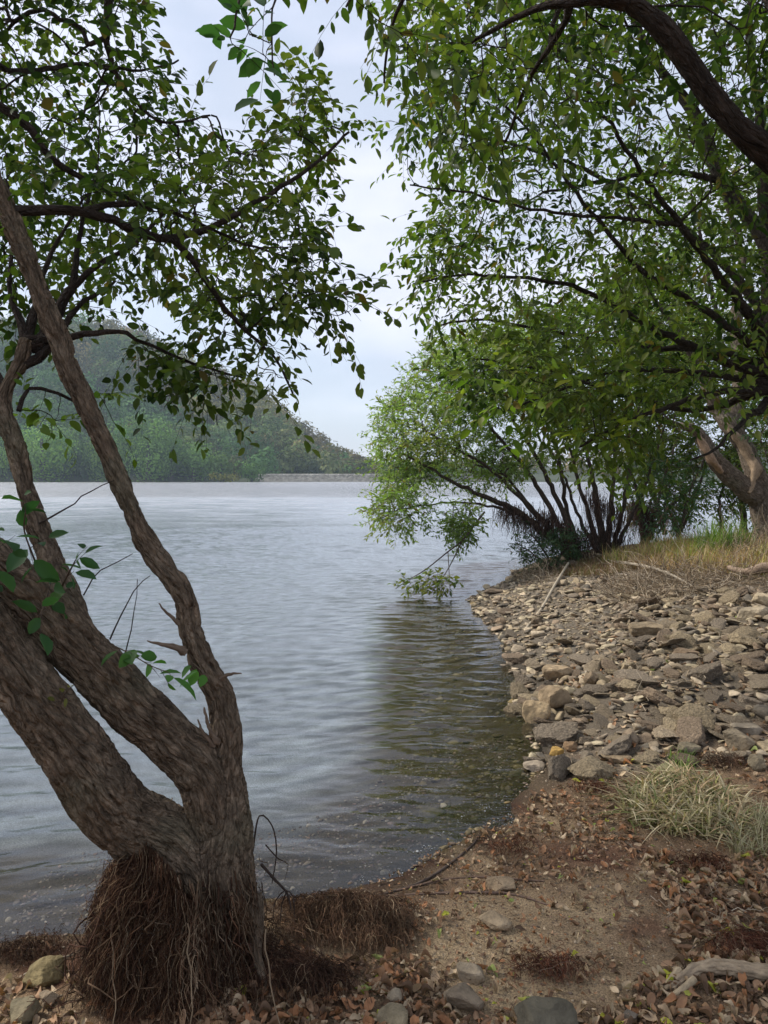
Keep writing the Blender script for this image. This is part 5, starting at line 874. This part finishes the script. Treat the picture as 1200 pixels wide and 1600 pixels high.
for v in range(NV): m_ = np.arange(n) % NV == v; put(gr, RLo[v], x[m_], y[m_], hz(x[m_], y[m_]), s_[m_], r_.uniform(0, 6.28, m_.sum()), r_.normal(0, .2, m_.sum()), r_.normal(0, .2, m_.sum()), pal_pick([(.16, .115, .05), (.2, .15, .07), (.10, .08, .045), (.19, .15, .085)], m_.sum(), r_, .3))
tag(recentre(gr.build('gravel', M_rub)), 'fine gravel and pebbles on the shore and in the shallows', 'gravel', kind='stuff')
# froth and small floating bits along the near waterline
fm = MB(); r_ = np.random.default_rng(150); n = 5000; x = r_.uniform(-.25, .75, n); y = r_.uniform(2.7, 4.0, n); d = shore_d(x, y); zz = hz(x, y); k_ = (zz < .004) & (d > -.14) & (pn(np.stack([x * 9, y * 9, 0 * x], -1)) > .05); k_ &= r_.random(n) < .5; x, y = x[k_], y[k_]; n = len(x); V0, F0 = ico(1)
put(fm, (V0 * np.array([1, 1, .5]), F0), x, y, np.full(n, .003), np.exp(r_.normal(-6.2, .4, n)), r_.uniform(0, 6, n), 0 * x, 0 * x, np.tile(np.array([.42, .43, .42]), (n, 1)))
tag(recentre(fm.build('foam', colmat('foam', .3, spec=.5), smooth=True)), 'thin line of white froth at the near water edge', 'foam', kind='stuff')
# ------------------------------------------------------------------ fallen leaves
def dead_leaf(seed, w=.5, curl=.5):
    r_ = np.random.default_rng(seed); nu, nv = 7, 5; V = []
    for i in range(nu):
        u = i / (nu - 1); hw = w * .5 * (math.sin(math.pi * min(u * .93 + .03, 1)) ** .75)
        for j in range(nv): v = (j / (nv - 1) - .5) * 2; V.append((hw * v, u - .5, curl * .35 * (v * hw / (w * .5)) ** 2 + .16 * curl * math.sin(u * 5 + seed) + .04 * r_.normal() * (abs(v) > .3)))
    V = np.array(V); i = np.arange(nu - 1)[:, None] * nv; k = np.arange(nv - 1)[None]; Fc = np.stack([i + k, i + k + 1, i + nv + k + 1, i + nv + k], -1).reshape(-1, 4); return V, Fc
DL = [dead_leaf(s, w, c_) for s, w, c_ in ((1, .5, .5), (2, .42, 1.0), (3, .55, .25), (4, .48, .8), (5, .4, 1.3), (6, .55, -.6))]
DC = [(.26, .145, .08), (.18, .105, .062), (.34, .21, .125), (.38, .27, .17), (.13, .08, .05), (.34, .165, .08), (.46, .35, .23)]; r_ = np.random.default_rng(140)
xs, ys, ss = [], [], []
def strew(poly, n, s0):
    B = px_ground(poly, n, int(sum(p[0] for p in poly)) % 9999); xs.append(B[:, 0]); ys.append(B[:, 1]); ss.append(np.full(n, s0))
strew([(420, 1480), (640, 1500), (700, 1560), (760, 1640), (300, 1640), (330, 1560)], 620, .046); strew([(180, 1560), (480, 1500), (480, 1640), (150, 1640)], 150, .045); strew([(-80, 1520), (160, 1540), (160, 1640), (-80, 1640)], 110, .04)
strew([(1000, 1340), (1280, 1340), (1280, 1640), (900, 1640), (960, 1560), (1060, 1500), (1040, 1420)], 1050, .044); strew([(560, 1430), (760, 1290), (1000, 1310), (1040, 1420), (960, 1560), (760, 1640), (640, 1500)], 420, .034); strew([(830, 1240), (960, 1210), (1000, 1330), (800, 1300)], 260, .034)
strew([(900, 1190), (1260, 1170), (1260, 1250), (900, 1240)], 200, .04); strew([(760, 1590), (1000, 1580), (1000, 1660), (760, 1660)], 160, .044); strew([(860, 1000), (1200, 940), (1200, 1190), (870, 1190)], 420, .042)
strew([(300, 1480), (760, 1290), (900, 1220), (1240, 1240), (1240, 1640), (300, 1640)], 3200, .015)
x = np.concatenate(xs); y = np.concatenate(ys); s = np.concatenate(ss) * r_.uniform(.6, 1.35, len(x)); z = hz(x, y) + .006 + .012 * r_.random(len(x)); n = len(x); px_ = 600 + F * x / y; py_ = 745 + F * (H - z) / y
inv = (px_ > 0) & (px_ < 1200) & (py_ < 1600); order = np.argsort(-(s / y * inv)); ci = r_.integers(0, len(DC), n); yel = r_.random(n) < .03; ang = r_.uniform(0, 6.28, n); tx = r_.normal(0, .35, n); ty = r_.normal(0, .35, n)
YC = [(.38, .38, .05), (.32, .36, .12), (.30, .30, .06)]
CN = ['reddish brown', 'dark brown', 'light brown', 'pinkish tan', 'very dark', 'rusty', 'bleached']
cache = {}
def lmesh(v, colr):
    if (v, colr) not in cache: mb = MB(); mb.add(DL[v][0], DL[v][1], colr); o = mb.build('t', M_dead, smooth=True); cache[(v, colr)] = o.data; bpy.data.objects.remove(o)
    return cache[(v, colr)]
LM = {25: 'the low grey stone between twigs', 26: 'the flat speckled stone', 27: 'the rounded stone on the sand', 28: 'the long angular stone', 29: 'the smooth stone at the bottom edge', 30: 'the small stone among leaves', 31: 'the pointed boulder', 32: 'the mossy stone', 33: 'the corner stone at bottom left', 35: 'the small dark bottom stone'}
LMARKS = [(BIG[k_][0], BIG[k_][1], v_) for k_, v_ in LM.items()] + [(dw.location.x, dw.location.y, 'the split log end'), (dw.location.x + .35, dw.location.y, 'the driftwood log'), (-.3, 2.42, 'the brown root mat'), (-.15, 2.6, 'the bristly root mat'), (-.55, 2.2, 'the hanging roots'), (float(on_ground([1160], [1480])[0][0]), float(on_ground([1160], [1480])[0][1]), 'the reddish mat at right')]
for j, i in enumerate(order[:270]):
    colr = YC[j % 3] if yel[i] else DC[ci[i]]; o = bpy.data.objects.new('fallen_leaf', lmesh(int(j) % 6, colr)); COL.objects.link(o); o.location = (x[i], y[i], z[i] + .004); o.rotation_euler = (tx[i], ty[i], ang[i]); o.scale = (s[i],) * 3
    where = 'at the foot of the root curtain' if px_[i] < 480 else ('between the tree foot and the long angular stone' if px_[i] < 700 else ('near the pointed boulder' if px_[i] < 960 else 'around the driftwood log'))
    cn = 'fresh yellow green' if yel[i] else CN[ci[i]]; hw = ('large ' if s[i] > .052 else ('small ' if s[i] < .036 else '')) + ('curled ' if int(j) % 6 in (1, 3, 4) else 'flat ')
    lb = unique(f'{hw}{cn} leaf', LMARKS, x[i], y[i], None, ('', ' tilted', ' lying face down'))
    tag(o, lb or f'{hw}{cn} leaf fallen {where}', 'leaf', 'dead leaves fallen on the shore')
dl = MB(); re_ = order[270:]
for v in range(6):
    s_ = re_[re_ % 6 == v]; V0, F0 = DL[v]; cols = np.array(DC)[ci[s_]] * r_.uniform(.75, 1.2, (len(s_), 1)); yy = yel[s_]; cols[yy] = YC[v % 3]; tmp = MB(); m = len(s_)
    F3 = np.concatenate([F0[:, [0, 1, 2]], F0[:, [0, 2, 3]]]); put(dl, (V0, F3), x[s_], y[s_], z[s_], s[s_], ang[s_], tx[s_], ty[s_], cols)
tag(recentre(dl.build('leaf_litter', M_dead)), 'litter of small dead leaves over the shore', 'leaves', kind='stuff')
# ------------------------------------------------------------------ haze over the lake
def haze():
    m, t, n, l = mat('haze'); o = n('ShaderNodeOutputMaterial'); v = n('ShaderNodeVolumePrincipled'); v.inputs['Density'].default_value = .0004; v.inputs['Color'].default_value = (.68, .85, 1, 1); v.inputs['Anisotropy'].default_value = .2; l(v.outputs[0], o.inputs['Volume'])
    mb = MB(); s = 760; z0, z1 = -6, 112; V = [(-s, -s, z0), (s, -s, z0), (s, s, z0), (-s, s, z0), (-s, -s, z1), (s, -s, z1), (s, s, z1), (-s, s, z1)]; mb.add(V, [(3, 2, 1, 0), (4, 5, 6, 7), (0, 1, 5, 4), (1, 2, 6, 5), (2, 3, 7, 6), (3, 0, 4, 7)]); ob = mb.build('haze', m); tag(ob, 'thin blue haze over the lake', 'haze', kind='stuff')
haze()
